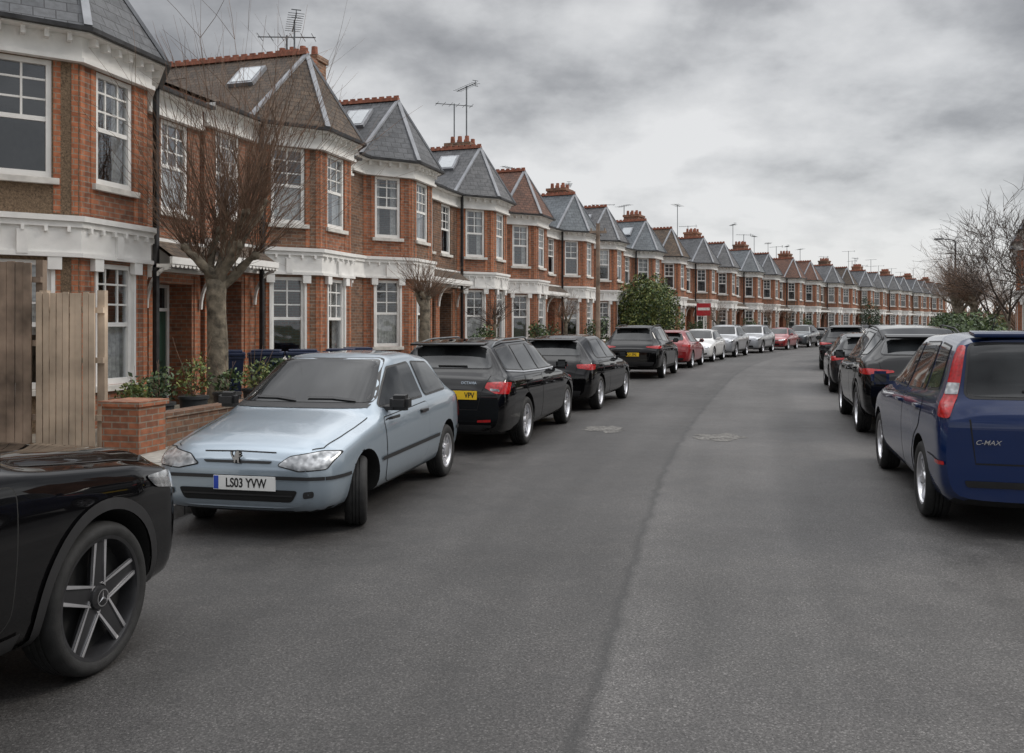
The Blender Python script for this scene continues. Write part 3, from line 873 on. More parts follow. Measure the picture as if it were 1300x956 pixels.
class Car:
    def __init__(s, keys, L, wheels, R, pm):
        s.L = L; s.R = R; s.pm = pm
        s.root = empty('parked_car')
        K = np.array(keys, float); s.WM = float(K[:, 1].max())
        grid = np.arange(-.3, L+.3, .005)
        ker = np.exp(-.5*(np.arange(-20, 21)*.005/.022)**2); ker /= ker.sum()
        def prof(c):
            vals = np.interp(grid, K[:, 0], K[:, c]); sm = np.convolve(np.pad(vals, 20, mode='edge'), ker, 'valid')
            return lambda d: np.interp(d, grid, sm)
        s.W, s.ZB, s.ZS, s.ZT, s.WT = [prof(c) for c in range(1, 6)]
        e = [0, .008, .018, .03, .045, .065, .09, .12, .155, .195]
        ds = e+list(np.arange(.24, L-.24, .05))+[L-a for a in e[::-1]]
        sub = [2, 2, 2, 2, 2, 2, 2, 2, 6, 2, 3, 3]
        rings = []
        for d in ds:
            w, zb, zs, zt, wt = [float(f(d)) for f in (s.W, s.ZB, s.ZS, s.ZT, s.WT)]
            H = zs-zb; cr = min(.075, (zt-zs)*.7); k = max(0, min(1, (zt-zs-.1)/.25))
            p8y = .965*w+(wt-.965*w)*(.18); p8z = zs+(zt-cr-zs)*(.2-.14*k)
            P = [(0, zb), (w*.55, zb), (w*.84, zb+.01), (w*.95, zb+.055), (w*.985, zb+H*.3), (w, zb+H*.55), (w*.995, zb+H*.8),
                 (w*.967, zs), (p8y, p8z), (wt, zt-cr), (wt-.07, zt-cr*.35), (wt*.5, zt-cr*.08), (0, zt)]
            q = []
            for i in range(12):
                for j in range(sub[i]):
                    t = j/sub[i]; q.append((P[i][0]*(1-t)+P[i+1][0]*t, P[i][1]*(1-t)+P[i+1][1]*t))
            q.append(P[12])
            for _ in range(2):
                q = [q[0]]+[(.25*q[i-1][0]+.5*q[i][0]+.25*q[i+1][0], .25*q[i-1][1]+.5*q[i][1]+.25*q[i+1][1]) for i in range(1, len(q)-1)]+[q[-1]]
            rings.append(q)
        n = len(rings[0]); ring_n = 2*n-2
        v = []; f = []
        for d, q in zip(ds, rings):
            X = L/2-d
            v += [(X, a, b) for a, b in q]+[(X, -a, b) for a, b in q[-2:0:-1]]
        for i in range(len(ds)-1):
            for j in range(ring_n):
                j2 = (j+1) % ring_n
                f.append((i*ring_n+j, i*ring_n+j2, (i+1)*ring_n+j2, (i+1)*ring_n+j))
        for base, fl in ((0, 1), ((len(ds)-1)*ring_n, 0)):
            for j in range(n-1):
                a, b = base+j, base+j+1
                ma = base+(ring_n-j) % ring_n; mb_ = base+(ring_n-j-1) % ring_n
                if j+1 == n-1: mb_ = b
                fc2 = []
                for q in [a, b, mb_, ma]:
                    if q not in fc2: fc2.append(q)
                f.append(tuple(fc2 if fl == 0 else fc2[::-1]))
        me = bpy.data.meshes.new('body'); me.from_pydata(v, [], f)
        bm = bmesh.new(); bm.from_mesh(me); bmesh.ops.recalc_face_normals(bm, faces=bm.faces); bm.to_mesh(me); bm.free(); me.update()
        s.bv = [p.co.copy() for p in me.vertices]; s.bn = [p.normal.copy() for p in me.vertices]
        s.bf = [tuple(p.vertices) for p in me.polygons]
        s.bvh = BVHTree.FromPolygons(s.bv, s.bf)
        body = obj_from('body', me, s.root, [pm, MAT['under']])
        s.body = body
        s.ax = [L/2-wheels[0], L/2-wheels[1]]
        cut = MB(); ra = R+.05
        for X in s.ax:
            wd = float(s.W(L/2-X))
            for sg in (1, -1):
                M = Matrix.Translation((X, sg*(wd-.05), R+.01)) @ Matrix.Rotation(rad(90), 4, 'X')
                cut.cyl((0, 0), ra, ra, -.23, .23, 44, 0, M)
        co = cut.obj('cutter', [], None, uv=False)
        bm = bmesh.new(); bm.from_mesh(co.data); bmesh.ops.recalc_face_normals(bm, faces=bm.faces); bm.to_mesh(co.data); bm.free()
        md = body.modifiers.new('b', 'BOOLEAN'); md.operation = 'DIFFERENCE'; md.object = co; md.solver = 'EXACT'
        dg = bpy.context.evaluated_depsgraph_get(); dg.update()
        nm = bpy.data.meshes.new_from_object(body.evaluated_get(dg))
        body.modifiers.clear(); body.data = nm; nm.name = 'body'
        bpy.data.objects.remove(co)
        while len(nm.materials) < 2: nm.materials.append(MAT['under'])
        nm.materials[0] = pm; nm.materials[1] = MAT['under']
        for p in nm.polygons:
            c = p.center; p.material_index = 0; p.use_smooth = True
            if any(math.hypot(c.x-X, c.z-R-.01) < ra+.003 for X in s.ax) and p.center.z < 2*R+.1 : p.material_index = 1
            if c.z < .3 and abs(p.normal.z) > .8: p.material_index = 1
        nm.set_sharp_from_angle(angle=rad(42))
    def ray(s, view, a, b, sg=1):
        if view == 'S': o, d = V((s.L/2-a, 3*sg, b)), V((0, -sg, 0))
        elif view == 'F': o, d = V((6, a*sg, b)), V((-1, 0, 0))
        elif view == 'B': o, d = V((-6, a*sg, b)), V((1, 0, 0))
        elif view in 'DE':
            k = -1 if view == 'D' else 1
            c0 = V((k*s.L/2, sg*s.WM, b)); p = V((-k, sg, 0)).normalized()
            o = c0+p*a+V((k, sg, 0)).normalized()*3; d = V((-k, -sg, 0)).normalized()
        else: o, d = V((s.L/2-a, b*sg, 4)), V((0, 0, -1))
        loc, nr, idx, dist = s.bvh.ray_cast(o, d)
        if loc is None: return None, None
        fv = s.bf[idx]; ws = poly_3d_calc([s.bv[i] for i in fv], loc)
        n = V((0, 0, 0))
        for w, i in zip(ws, fv): n += s.bn[i]*w
        return loc, n.normalized()
    def patch(s, name, poly, view, mat, off=.004, both=False, res=.05, parent=None, label=None, seal=0, sgn=None):
        out = []
        for sg in ((sgn,) if sgn else (1, -1) if both else (1,)):
            P = []
            for i in range(len(poly)):
                a, b = V(poly[i]), V(poly[(i+1) % len(poly)]); k = max(1, int((b-a).length/res+.5))
                for j in range(k): P.append(tuple(a+(b-a)*j/k))
            Q = []
            for p in P:
                if not Q or (V(p)-V(Q[-1])).length > 5e-4: Q.append(p)
            if (V(Q[0])-V(Q[-1])).length < 5e-4: Q.pop()
            nb = len(Q); xs = [p[0] for p in Q]; ys = [p[1] for p in Q]
            inn = []
            inner = grow(Q, -res*.35)
            nx = int((max(xs)-min(xs))/res)+1; ny = int((max(ys)-min(ys))/res)+1
            for i in range(nx+1):
                for j in range(ny+1):
                    p = (min(xs)+(i+.37)*res, min(ys)+(j+.41)*res)
                    if pip(p, inner) and pip(p, Q): inn.append(p)
            r = delaunay_2d_cdt([V(p) for p in Q+inn], [], [list(range(nb))], 1, 1e-5)
            vs, fs = r[0], r[2]
            v = []; nrm = []; ok = []
            for p in vs:
                loc, n = s.ray(view, p.x, p.y, sg)
                if loc is None: v.append((0, 0, 0)); nrm.append((0, 0, 1)); ok.append(False)
                else: v.append(tuple(loc+n*off)); nrm.append(tuple(n)); ok.append(True)
            F = []
            for fc in fs:
                if not all(ok[i] for i in fc): continue
                fc = list(fc); a, b, c = [V(v[i]) for i in fc[:3]]
                if max((a-b).length, (b-c).length, (a-c).length) > .45: continue
                gn = (b-a).cross(c-a)
                if gn.dot(V(nrm[fc[0]])) < 0: fc.reverse()
                F.append(fc)
            me = bpy.data.meshes.new(name); me.from_pydata(v, [], F)
            bm = bmesh.new(); bm.from_mesh(me)
            keep = [i for i, vt in enumerate(bm.verts) if vt.link_faces]
            bmesh.ops.delete(bm, geom=[vt for vt in bm.verts if not vt.link_faces], context='VERTS')
            bm.to_mesh(me); bm.free()
            nrm = [nrm[i] for i in keep]
            me.polygons.foreach_set('use_smooth', [True]*len(me.polygons)); me.update()
            me.normals_split_custom_set_from_vertices(nrm)
            o = obj_from(name, me, parent if parent is not None else s.root, [mat])
            if label: o['label'] = label
            if seal: s.patch('window_seal', grow(poly, seal), view, MAT['dark'], off*.5, False, res, o, sgn=sg)
            out.append(o)
        return out
    def door(s, poly, hd=None):
        for sg in (1, -1):
            d = s.patch('door', poly, 'S', s.pm, .004, False, .06, sgn=sg)[0]
            s.patch('door_gap', grow(poly, .008), 'S', MAT['seam'], .002, False, .06, d, sgn=sg)
            if hd:
                loc, n = s.ray('S', hd[0], hd[1], sg)
                m = MB(); m.box(-.1, .1, -.008, .03, -.016, .016, 0, basis((1, 0, 0), (0, sg, 0), (0, 0, 1), loc))
                m.obj('handle', [s.hmat if hasattr(s, 'hmat') else s.pm], d, bevel=.008, smooth=True, uv=False)
    def rb(s, name, loc, size, mat, bev=.02, parent=None, rot=None):
        m = MB(); M = Matrix.Translation(loc)
        if rot is not None: M = M @ rot
        m.box(-size[0]/2, size[0]/2, -size[1]/2, size[1]/2, -size[2]/2, size[2]/2, 0, M)
        return m.obj(name, [mat], parent if parent is not None else s.root, bevel=bev, smooth=True, uv=False)
    def mirrors(s, d, z, mat=None):
        for sg in (1, -1):
            loc, n = s.ray('S', d, z, sg)
            m = MB()
            m.box(-.07, .05, .05, .24, -.02, .13, 0)
            me = m.mesh('wing_mirror', uv=False)
            bm = bmesh.new(); bm.from_mesh(me)
            for vtx in bm.verts:
                if vtx.co.x > 0: vtx.co.y *= .92; vtx.co.z *= .85
            bmesh.ops.bevel(bm, geom=list(bm.edges), offset=.032, segments=4, affect='EDGES')
            bmesh.ops.create_cube(bm, size=1, matrix=Matrix.Translation((0, .03, .0)) @ Matrix.Diagonal((.06, .1, .035, 1)))
            bm.to_mesh(me); bm.free()
            me.transform(Matrix.Translation(loc) @ Matrix.Diagonal((1, sg, 1, 1)))
            if sg < 0: me.flip_normals()
            me.polygons.foreach_set('use_smooth', [True]*len(me.polygons)); me.set_sharp_from_angle(angle=rad(50))
            o = obj_from('wing_mirror', me, s.root, [mat or s.pm])
            g = MB(); g.box(-.074, -.069, .085, .205, .012, .098); gm = g.mesh('mirror_glass', uv=False)
            gm.transform(Matrix.Translation(loc) @ Matrix.Diagonal((1, sg, 1, 1)))
            obj_from('mirror_glass', gm, o, [MAT['glass']])
    def wheels(s, style, rr=.68, mat='alloy', steer=0, track=None, width=.2):
        R = s.R; Rr = R*rr; w = width/2
        prof = [(Rr-.01, -w*.8), (Rr+.012, -w*.95), (R-.035, -w*1.02), (R-.018, -w*.93), (R-.004, -w*.72), (R, -w*.5), (R, -w*.36), (R-.009, -w*.34), (R-.009, -w*.28), (R, -w*.26),
                (R, -w*.05), (R-.009, -w*.03)]
        prof = prof+[(a, -b) for a, b in prof[::-1]]
        n = 64
        def lathe(pf, smooth=True):
            v = []; f = []
            for i in range(n):
                a = i*2*math.pi/n
                for r_, y in pf: v.append((r_*math.cos(a), y, r_*math.sin(a)))
            k = len(pf)
            for i in range(n):
                for j in range(k-1): f.append((i*k+j, i*k+j+1, ((i+1) % n)*k+j+1, ((i+1) % n)*k+j))
            return v, f
        v, f = lathe(prof); tm = bpy.data.meshes.new('tyre'); tm.from_pydata(v, [], f); tm.update()
        tm.polygons.foreach_set('use_smooth', [True]*len(f)); tm.set_sharp_from_angle(angle=rad(45)); tm.materials.append(MAT['rubber'])
        v, f = lathe([(Rr-.03, -w*.5), (Rr-.022, w*.6), (Rr-.012, w*.86), (Rr+.004, w*.9), (Rr+.004, w*.8)])
        bm = bmesh.new(); me = bpy.data.meshes.new('t'); me.from_pydata(v, [], f); bm.from_mesh(me)
        rm = MB()
        yo = w*.72
        def spoke(a, w0, w1, tilt=0, r0=.03, r1=None, y0=None, y1=None, mm=0, th=.03, a_off=0):
            r1 = r1 or Rr-.012; y0 = y0 or yo*.86; y1 = y1 or yo
            pts = []
            for (rr_, ww, yy, aa) in ((r0, w0, y0, a+a_off), (r1, w1, y1, a+tilt)):
                c, s_ = math.cos(aa), math.sin(aa)
                for sd in (-1, 1):
                    for dep in (0, -th):
                        x_, z_ = rr_*c-sd*ww*s_, rr_*s_+sd*ww*c
                        pts.append((x_, yy+dep, z_))
            i = len(rm.v); rm.v += pts
            for q in ((0, 2, 6, 4), (1, 5, 7, 3), (0, 4, 5, 1), (2, 3, 7, 6), (0, 1, 3, 2), (4, 6, 7, 5)): rm.f.append([i+k for k in q]); rm.m.append(mm)
        if style == 'star':
            for i in range(5):
                a = math.pi/2+i*2*math.pi/5
                spoke(a, .05, .026, 0, .04, th=.028)
                for sd in (-1, 1):
                    spoke(a, .010, .011, sd*.13, .062, a_off=sd*.8, y0=yo*.86+.006, y1=yo+.006, mm=1, th=.014)
        elif style == 'hub':
            for i in range(9): spoke(i*2*math.pi/9, .016, .026, 0, .05, Rr-.01)
            rm.cyl((0, 0), .075, .075, -.02, .02, 24, 0, Matrix.Translation((0, yo, 0)) @ Matrix.Rotation(rad(90), 4, 'X'))
        else:
            k = int(style)
            for i in range(k): spoke(math.pi/2+i*2*math.pi/k, .034 if k < 8 else .02, .022 if k < 8 else .013)
        rm.cyl((0, 0), .062, .055, -.028, .014, 24, 0, Matrix.Translation((0, yo-.01, 0)) @ Matrix.Rotation(rad(-90), 4, 'X'))
        m2 = rm.mesh('rim', uv=False, bevel=.002); bm.from_mesh(m2)
        rim = bpy.data.meshes.new('rim'); bm.to_mesh(rim); bm.free()
        rim.polygons.foreach_set('use_smooth', [True]*len(rim.polygons)); rim.set_sharp_from_angle(angle=rad(35)); rim.materials.append(MAT[mat]); rim.materials.append(MAT['alloy'])
        hb = MB(); hb.cyl((0, 0), Rr-.025, Rr-.025, -.03, .0, 32, 0, Matrix.Rotation(rad(-90), 4, 'X'))
        hub = hb.mesh('wheel', uv=False); hub.materials.append(MAT['under'])
        for i, X in enumerate(s.ax):
            wd = float(s.W(s.L/2-X))-w-.012
            for sg in (1, -1):
                o = bpy.data.objects.new('wheel', hub); COL.objects.link(o); o.parent = s.root
                o.location = (X, sg*wd, R); o.rotation_euler = (0, 0, (0 if sg > 0 else math.pi)+(steer if i == 0 else 0))
                for nm, me_ in (('tyre', tm), ('rim', rim)):
                    c = bpy.data.objects.new(nm, me_); COL.objects.link(c); c.parent = o
    def arches(s, mat, wd=.06):
        for X in s.ax:
            d = s.L/2-X; ra = s.R+.048
            outer = [(d+(ra+wd)*math.cos(rad(a)), s.R+.01+(ra+wd)*math.sin(rad(a))) for a in range(-12, 193, 6)]
            inner = [(d+ra*math.cos(rad(a)), s.R+.01+ra*math.sin(rad(a))) for a in range(-12, 193, 6)]
            s.patch('wheel_arch_trim', outer+inner[::-1], 'S', mat, .012, True, .04)
    def plate(s, view, z, text, mat, w=.52, y=0., h=.111, euro=False, shift=0.):
        sg = 1 if view == 'F' else -1
        xs = [s.ray(view, y+dy, z+dz)[0].x for dy in (-w/2, 0, w/2) for dz in (-h/2, h/2)]
        x = (max(xs) if sg > 0 else min(xs))+sg*.008
        p = MB(); p.box(x-.006, x+.006, y-w/2, y+w/2, z-h/2, z+h/2)
        po = p.obj('number_plate', [mat], s.root, bevel=.003, uv=False)
        if text:
            M = basis((0, sg, 0), (0, 0, 1), (sg, 0, 0), (x+sg*.0075, y+sg*(.015+shift), z-.002))
            text_mesh(text, .098, M, MAT['black'], po, offset=.0018, sx=.78)
        if euro:
            e = MB(); yy = y-sg*(w/2-.024); e.box(x-.007, x+.0072, yy-.02, yy+.02, z-h/2+.005, z+h/2-.005); e.obj('country_band', [MAT['euro']], po, uv=False)
        return po
    def rails(s, d0, d1, y, mat):
        for sg in (1, -1):
            t = Tubes(); pts = []
            for i in range(13):
                d = d0+(d1-d0)*i/12
                loc, n = s.ray('T', d, y, sg)
                pts.append(loc+V((0, 0, .045 if 0 < i < 12 else -.01)))
            t.add(pts, [.013]*13, 8); t.obj('roof_rail', [mat], s.root)

def sym(p): return p+[(-a, b) for a, b in p[::-1]]

def small_hatch():
    K = [(0, .56, .26, .53, .60, .45), (.03, .67, .215, .57, .665, .55), (.09, .735, .20, .61, .72, .61), (.25, .775, .19, .66, .78, .63),
         (.6, .79, .19, .74, .85, .64), (.95, .795, .19, .80, .91, .655), (1.03, .795, .19, .82, .935, .655), (1.72, .795, .19, .865, 1.33, .55),
         (1.95, .795, .19, .87, 1.375, .55), (2.6, .795, .19, .88, 1.38, .545), (3.15, .79, .19, .89, 1.33, .53), (3.50, .77, .2, .89, .99, .6),
         (3.6, .745, .22, .84, .9, .58), (3.66, .71, .25, .76, .81, .55), (3.68, .64, .3, .65, .7, .5)]
    c = Car(K, 3.68, (.68, 3.065), .282, PAINT['silverblue'])
    c.hmat = MAT['dark']
    c.patch('window', rnd([(1.24, .925), (1.34, .985), (1.76, 1.235), (2.33, 1.262), (2.33, .935)], .03), 'S', MAT['glass'], .006, True, seal=.018)
    c.patch('window', rnd([(2.43, .94), (2.43, 1.262), (2.98, 1.235), (3.2, .99), (3.16, .955)], .04), 'S', MAT['glass'], .006, True, seal=.018)
    c.patch('windscreen', rnd(sym([(.63, .96), (.49, 1.315)]), .05), 'F', MAT['glass2'], .006, seal=.016)
    c.patch('cowl', sym([(.62, .918), (.63, .944)]), 'F', MAT['dark'], .005)
    c.patch('rear_window', rnd(sym([(.58, 1.03), (.48, 1.29)]), .05), 'B', MAT['glass'], .006, seal=.016)
    c.door(rnd([(1.17, .32), (1.13, .83), (2.37, .875), (2.37, .44), (2.22, .27), (1.25, .26)], .05), (2.2, .8))
    c.mirrors(1.32, .9, MAT['dark'])
    c.patch('bonnet_gap', strip([(.99, .665), (.7, .66), (.45, .645), (.2, .62), (.12, .56)], .008), 'T', MAT['seam'], .003, True, .03)
    c.patch('bonnet_gap', strip([(y_, .672-.012*abs(y_)/.6) for y_ in np.linspace(-.30, .30, 13)], .008), 'F', MAT['seam'], .003, False, .03)
    hl = rnd([(.335, .575), (.50, .538), (.70, .552), (.745, .66), (.62, .668), (.42, .638)], .02)
    c.patch('headlight', hl, 'F', MAT['head'], .008, True, .025)
    c.patch('headlight_surround', grow(hl, .008), 'F', MAT['seam'], .004, True, .025)
    c.patch('grille', rnd(sym([(.27, .585), (.29, .606)]), .01), 'F', MAT['dark'], .006, False, .025)
    c.patch('grille', rnd(sym([(.45, .30), (.50, .39)]), .03), 'F', MAT['under'], .006, False, .03)
    c.patch('grille_slat', sym([(.45, .342), (.46, .354)]), 'F', MAT['dark'], .012, False, .03)
    c.patch('fog_lamp', rnd([(.54, .33), (.62, .34), (.62, .39), (.54, .38)], .02), 'F', MAT['dark'], .006, True, .03)
    c.patch('bumper_trim', sym([(.69, .468), (.69, .495)]), 'F', MAT['dark'], .012, False, .03)
    c.patch('bumper_trim', [(.06, .468), (.36, .468), (.36, .495), (.06, .495)], 'S', MAT['dark'], .011, True, .03)
    c.patch('side_moulding', [(1.03, .475), (2.72, .485), (2.72, .52), (1.03, .51)], 'S', MAT['dark'], .012, True, .05)
    c.patch('bumper_trim', [(3.42, .485), (3.6, .485), (3.6, .52), (3.42, .52)], 'S', MAT['dark'], .012, True, .05)
    c.patch('tail_light', rnd([(-.12, .62), (.12, .62), (.1, .85), (-.08, .85)], .02), 'D', MAT['red'], .008, True, .025)
    fc = rnd([(2.86, .66), (3.0, .66), (3.0, .8), (2.86, .8)], .02)
    fo = c.patch('filler_cap', fc, 'S', c.pm, .004, False, .04, sgn=-1)[0]
    c.patch('filler_gap', grow(fc, .004), 'S', MAT['seam'], .002, False, .04, fo, sgn=-1)
    c.plate('F', .435, 'LS03 YVW', MAT['plateW'], .52, y=.06, euro=True)
    c.wheels('hub', .64, 'alloy', steer=rad(21), width=.175)
    for (a, b) in (((.50, .97), (.05, .99)), ((-.05, .97), (-.46, .99))):
        c.patch('wiper', strip([a, ((a[0]+b[0])/2, (a[1]+b[1])/2+.01), b], .014), 'F', MAT['dark'], .018, False, .04)
    lion = [(-.5, -.75), (-.25, -.8), (-.2, -.45), (0, -.3), (.15, -.8), (.42, -.8), (.35, -.62), (.38, -.2), (.3, .1), (.55, .05), (.75, .25), (.6, .3), (.5, .22), (.35, .35), (.42, .45), (.7, .55), (.65, .72), (.42, .66),
            (.35, .9), (.05, .95), (-.15, .7), (-.3, .2), (-.42, -.05), (-.62, .2), (-.8, .55), (-.68, .75), (-.92, .7), (-.92, .45), (-.72, .05), (-.55, -.35), (-.42, -.5)]
    loc, n = c.ray('F', .0, .595)
    x0 = loc.x+.012
    for nm, gr, dx, mat in (('badge', .12, 0, MAT['black']), ('emblem', 0., .006, MAT['chrome'])):
        pl = grow(lion, gr) if gr else lion
        tri = delaunay_2d_cdt([V(p) for p in pl], [], [list(range(len(pl)))], 1, 1e-6)
        m = MB()
        for fc in tri[2]: m.face([(x0+dx, tri[0][i].x*.053, .632+tri[0][i].y*.053) for i in fc])
        m.obj(nm, [mat], c.root, uv=False)
    return c

def hatch_keys():
    return [(0, .6, .26, .54, .60, .48), (.04, .74, .21, .60, .68, .6), (.14, .83, .19, .67, .77, .66), (.5, .885, .19, .77, .87, .70),
            (1.1, .9, .19, .87, .97, .72), (1.22, .9, .19, .89, 1.0, .71), (2.0, .9, .19, .93, 1.40, .585), (2.35, .9, .19, .935, 1.45, .58),
            (3.3, .9, .19, .95, 1.435, .57), (3.86, .885, .2, .96, 1.35, .55), (4.1, .865, .22, .94, 1.03, .66), (4.19, .83, .24, .87, .93, .62), (4.26, .72, .3, .68, .74, .52)]

def common_front(c, z=.0):
    hl = rnd([(.42, .60+z), (.6, .585+z), (.79, .63+z), (.80, .70+z), (.6, .685+z), (.43, .655+z)], .03)
    c.patch('headlight', hl, 'F', MAT['head'], .007, True, .035)
    c.patch('grille', rnd(sym([(.4, .6+z), (.4, .655+z)]), .02), 'F', MAT['dark'], .006, False, .05)
    c.patch('grille', rnd(sym([(.5, .3+z), (.45, .42+z)]), .03), 'F', MAT['under'], .006, False, .05)
    c.patch('fog_lamp', rnd([(.56, .32+z), (.7, .34+z), (.7, .42+z), (.58, .4+z)], .02), 'F', MAT['dark'], .006, True, .05)

def golf():
    c = Car(hatch_keys(), 4.26, (.87, 3.5), .325, PAINT['black'])
    c.patch('window', rnd([(1.47, .985), (1.6, 1.05), (2.02, 1.29), (2.62, 1.345), (2.62, .99)], .03), 'S', MAT['glass'], .006, True, seal=.016)
    c.patch('window', rnd([(2.7, .99), (2.7, 1.345), (3.35, 1.325), (3.55, 1.06), (3.5, 1.01)], .04), 'S', MAT['glass'], .006, True, seal=.016)
    c.patch('windscreen', rnd(sym([(.68, 1.035), (.52, 1.37)]), .05), 'F', MAT['glass2'], .006, seal=.012)
    c.patch('rear_window', rnd(sym([(.60, 1.06), (.50, 1.33)]), .06), 'B', MAT['glass'], .006, seal=.012)
    c.door(rnd([(1.33, .32), (1.3, .87), (2.66, .93), (2.66, .3), (1.4, .27)], .05), (2.45, .84))
    c.door(rnd([(2.68, .3), (2.68, .93), (3.62, .94), (3.5, .72), (3.3, .65), (3.12, .45), (3.1, .3)], .05), (3.42, .86))
    c.mirrors(1.55, .96)
    common_front(c)
    c.patch('tail_light', rnd([(-.2, .82), (.0, .79), (.17, .80), (.2, .89), (0, .90), (-.2, .89)], .02), 'D', MAT['red'], .008, True, .03)
    c.patch('bumper_trim', rnd(sym([(.62, .30), (.66, .40)]), .03), 'B', MAT['dark'], .006, False, .05)
    c.patch('boot_gap', strip([(.62, .98), (.55, .78), (.5, .55), (-.5, .55), (-.55, .78), (-.62, .98)], .008), 'B', MAT['seam'], .003, False, .05)
    c.plate('B', .5, '', MAT['plateY'])
    loc, n = c.ray('B', 0, .86); lg = MB(); lg.cyl((0, 0), .05, .05, 0, .012, 24, 0, basis((0, -1, 0), (0, 0, 1), (-1, 0, 0), loc)); lg.obj('badge', [MAT['chrome']], c.root, uv=False)
    c.rb('rear_spoiler', (c.L/2-3.93, 0, 1.36), (.2, 1.0, .03), PAINT['black'], .012, rot=Matrix.Rotation(rad(-8), 4, 'Y'))
    c.wheels('5', .72, 'alloy')
    return c

def estate():
    K = [(0, .6, .26, .56, .62, .48), (.04, .74, .21, .62, .70, .6), (.14, .83, .19, .69, .79, .66), (.5, .89, .19, .78, .88, .70),
         (1.15, .905, .19, .88, .98, .72), (1.28, .907, .19, .9, 1.01, .71), (2.1, .907, .19, .94, 1.41, .59), (2.45, .907, .19, .95, 1.46, .585),
         (3.6, .907, .19, .97, 1.45, .575), (4.25, .895, .2, .98, 1.385, .56), (4.48, .88, .22, .97, 1.05, .68), (4.6, .86, .25, .9, .96, .64), (4.67, .78, .3, .74, .80, .56)]
    c = Car(K, 4.67, (.92, 3.6), .33, PAINT['black'])
    c.patch('window', rnd([(1.55, 1.0), (1.68, 1.06), (2.12, 1.305), (2.7, 1.36), (2.7, 1.005)], .03), 'S', MAT['glass'], .006, True, seal=.016)
    c.patch('window', rnd([(2.78, 1.005), (2.78, 1.36), (3.48, 1.35), (3.56, 1.02)], .03), 'S', MAT['glass'], .006, True, seal=.016)
    c.patch('window', rnd([(3.66, 1.025), (3.6, 1.345), (4.1, 1.31), (4.28, 1.07)], .04), 'S', MAT['glass'], .006, True, seal=.016)
    c.patch('window_trim', strip([(1.55, .975), (2.7, .982), (3.6, 1.0), (4.28, 1.04)], .016), 'S', MAT['chrome'], .009, True, .06)
    c.patch('windscreen', rnd(sym([(.68, 1.045), (.53, 1.38)]), .05), 'F', MAT['glass2'], .006, seal=.012)
    c.patch('rear_window', rnd(sym([(.63, 1.08), (.51, 1.36)]), .06), 'B', MAT['glass'], .006, seal=.012)
    c.door(rnd([(1.38, .32), (1.35, .88), (2.74, .94), (2.74, .3), (1.45, .27)], .05), (2.52, .86))
    c.door(rnd([(2.76, .3), (2.76, .94), (3.7, .95), (3.6, .74), (3.4, .66), (3.2, .45), (3.18, .3)], .05), (3.5, .88))
    c.mirrors(1.63, .97)
    common_front(c, .02)
    c.patch('tail_light', rnd([(-.20, .84), (-.12, .77), (.10, .76), (.19, .90), (0, .915), (-.16, .905)], .015), 'D', MAT['red'], .008, True, .03)
    c.patch('reversing_lamp', rnd([(-.15, .80), (-.06, .795), (-.06, .825), (-.15, .83)], .01), 'D', MAT['head'], .011, True, .03)
    c.patch('bumper_trim', rnd(sym([(.66, .28), (.7, .37)]), .03), 'B', MAT['dark'], .006, False, .05)
    c.patch('reflector', rnd([(.5, .4), (.68, .41), (.68, .44), (.5, .43)], .01), 'B', MAT['red'], .009, True, .03)
    c.patch('boot_gap', strip([(.64, .99), (.56, .8), (.5, .56), (-.5, .56), (-.56, .8), (-.64, .99)], .008), 'B', MAT['seam'], .003, False, .05)
    c.plate('B', .745, 'VPV', MAT['plateY'], shift=.145, y=-.24)
    M = basis((0, -1, 0), (0, 0, 1), (-1, 0, 0), c.ray('B', -.38, .90)[0]+V((-.02, 0, -.0)))
    text_mesh('OCTAVIA', .048, M, MAT['chrome'], c.root, offset=.0008)
    c.rb('rear_spoiler', (c.L/2-4.32, 0, 1.395), (.2, 1.04, .03), PAINT['black'], .012, rot=Matrix.Rotation(rad(-8), 4, 'Y'))
    c.rb('rear_wiper', c.ray('B', -.1, 1.11)[0]+V((-.02, 0, 0)), (.015, .4, .015), MAT['dark'], .004)
    c.rails(2.25, 4.15, .53, MAT['galv'])
    c.wheels('5', .70, 'alloy')
    return c

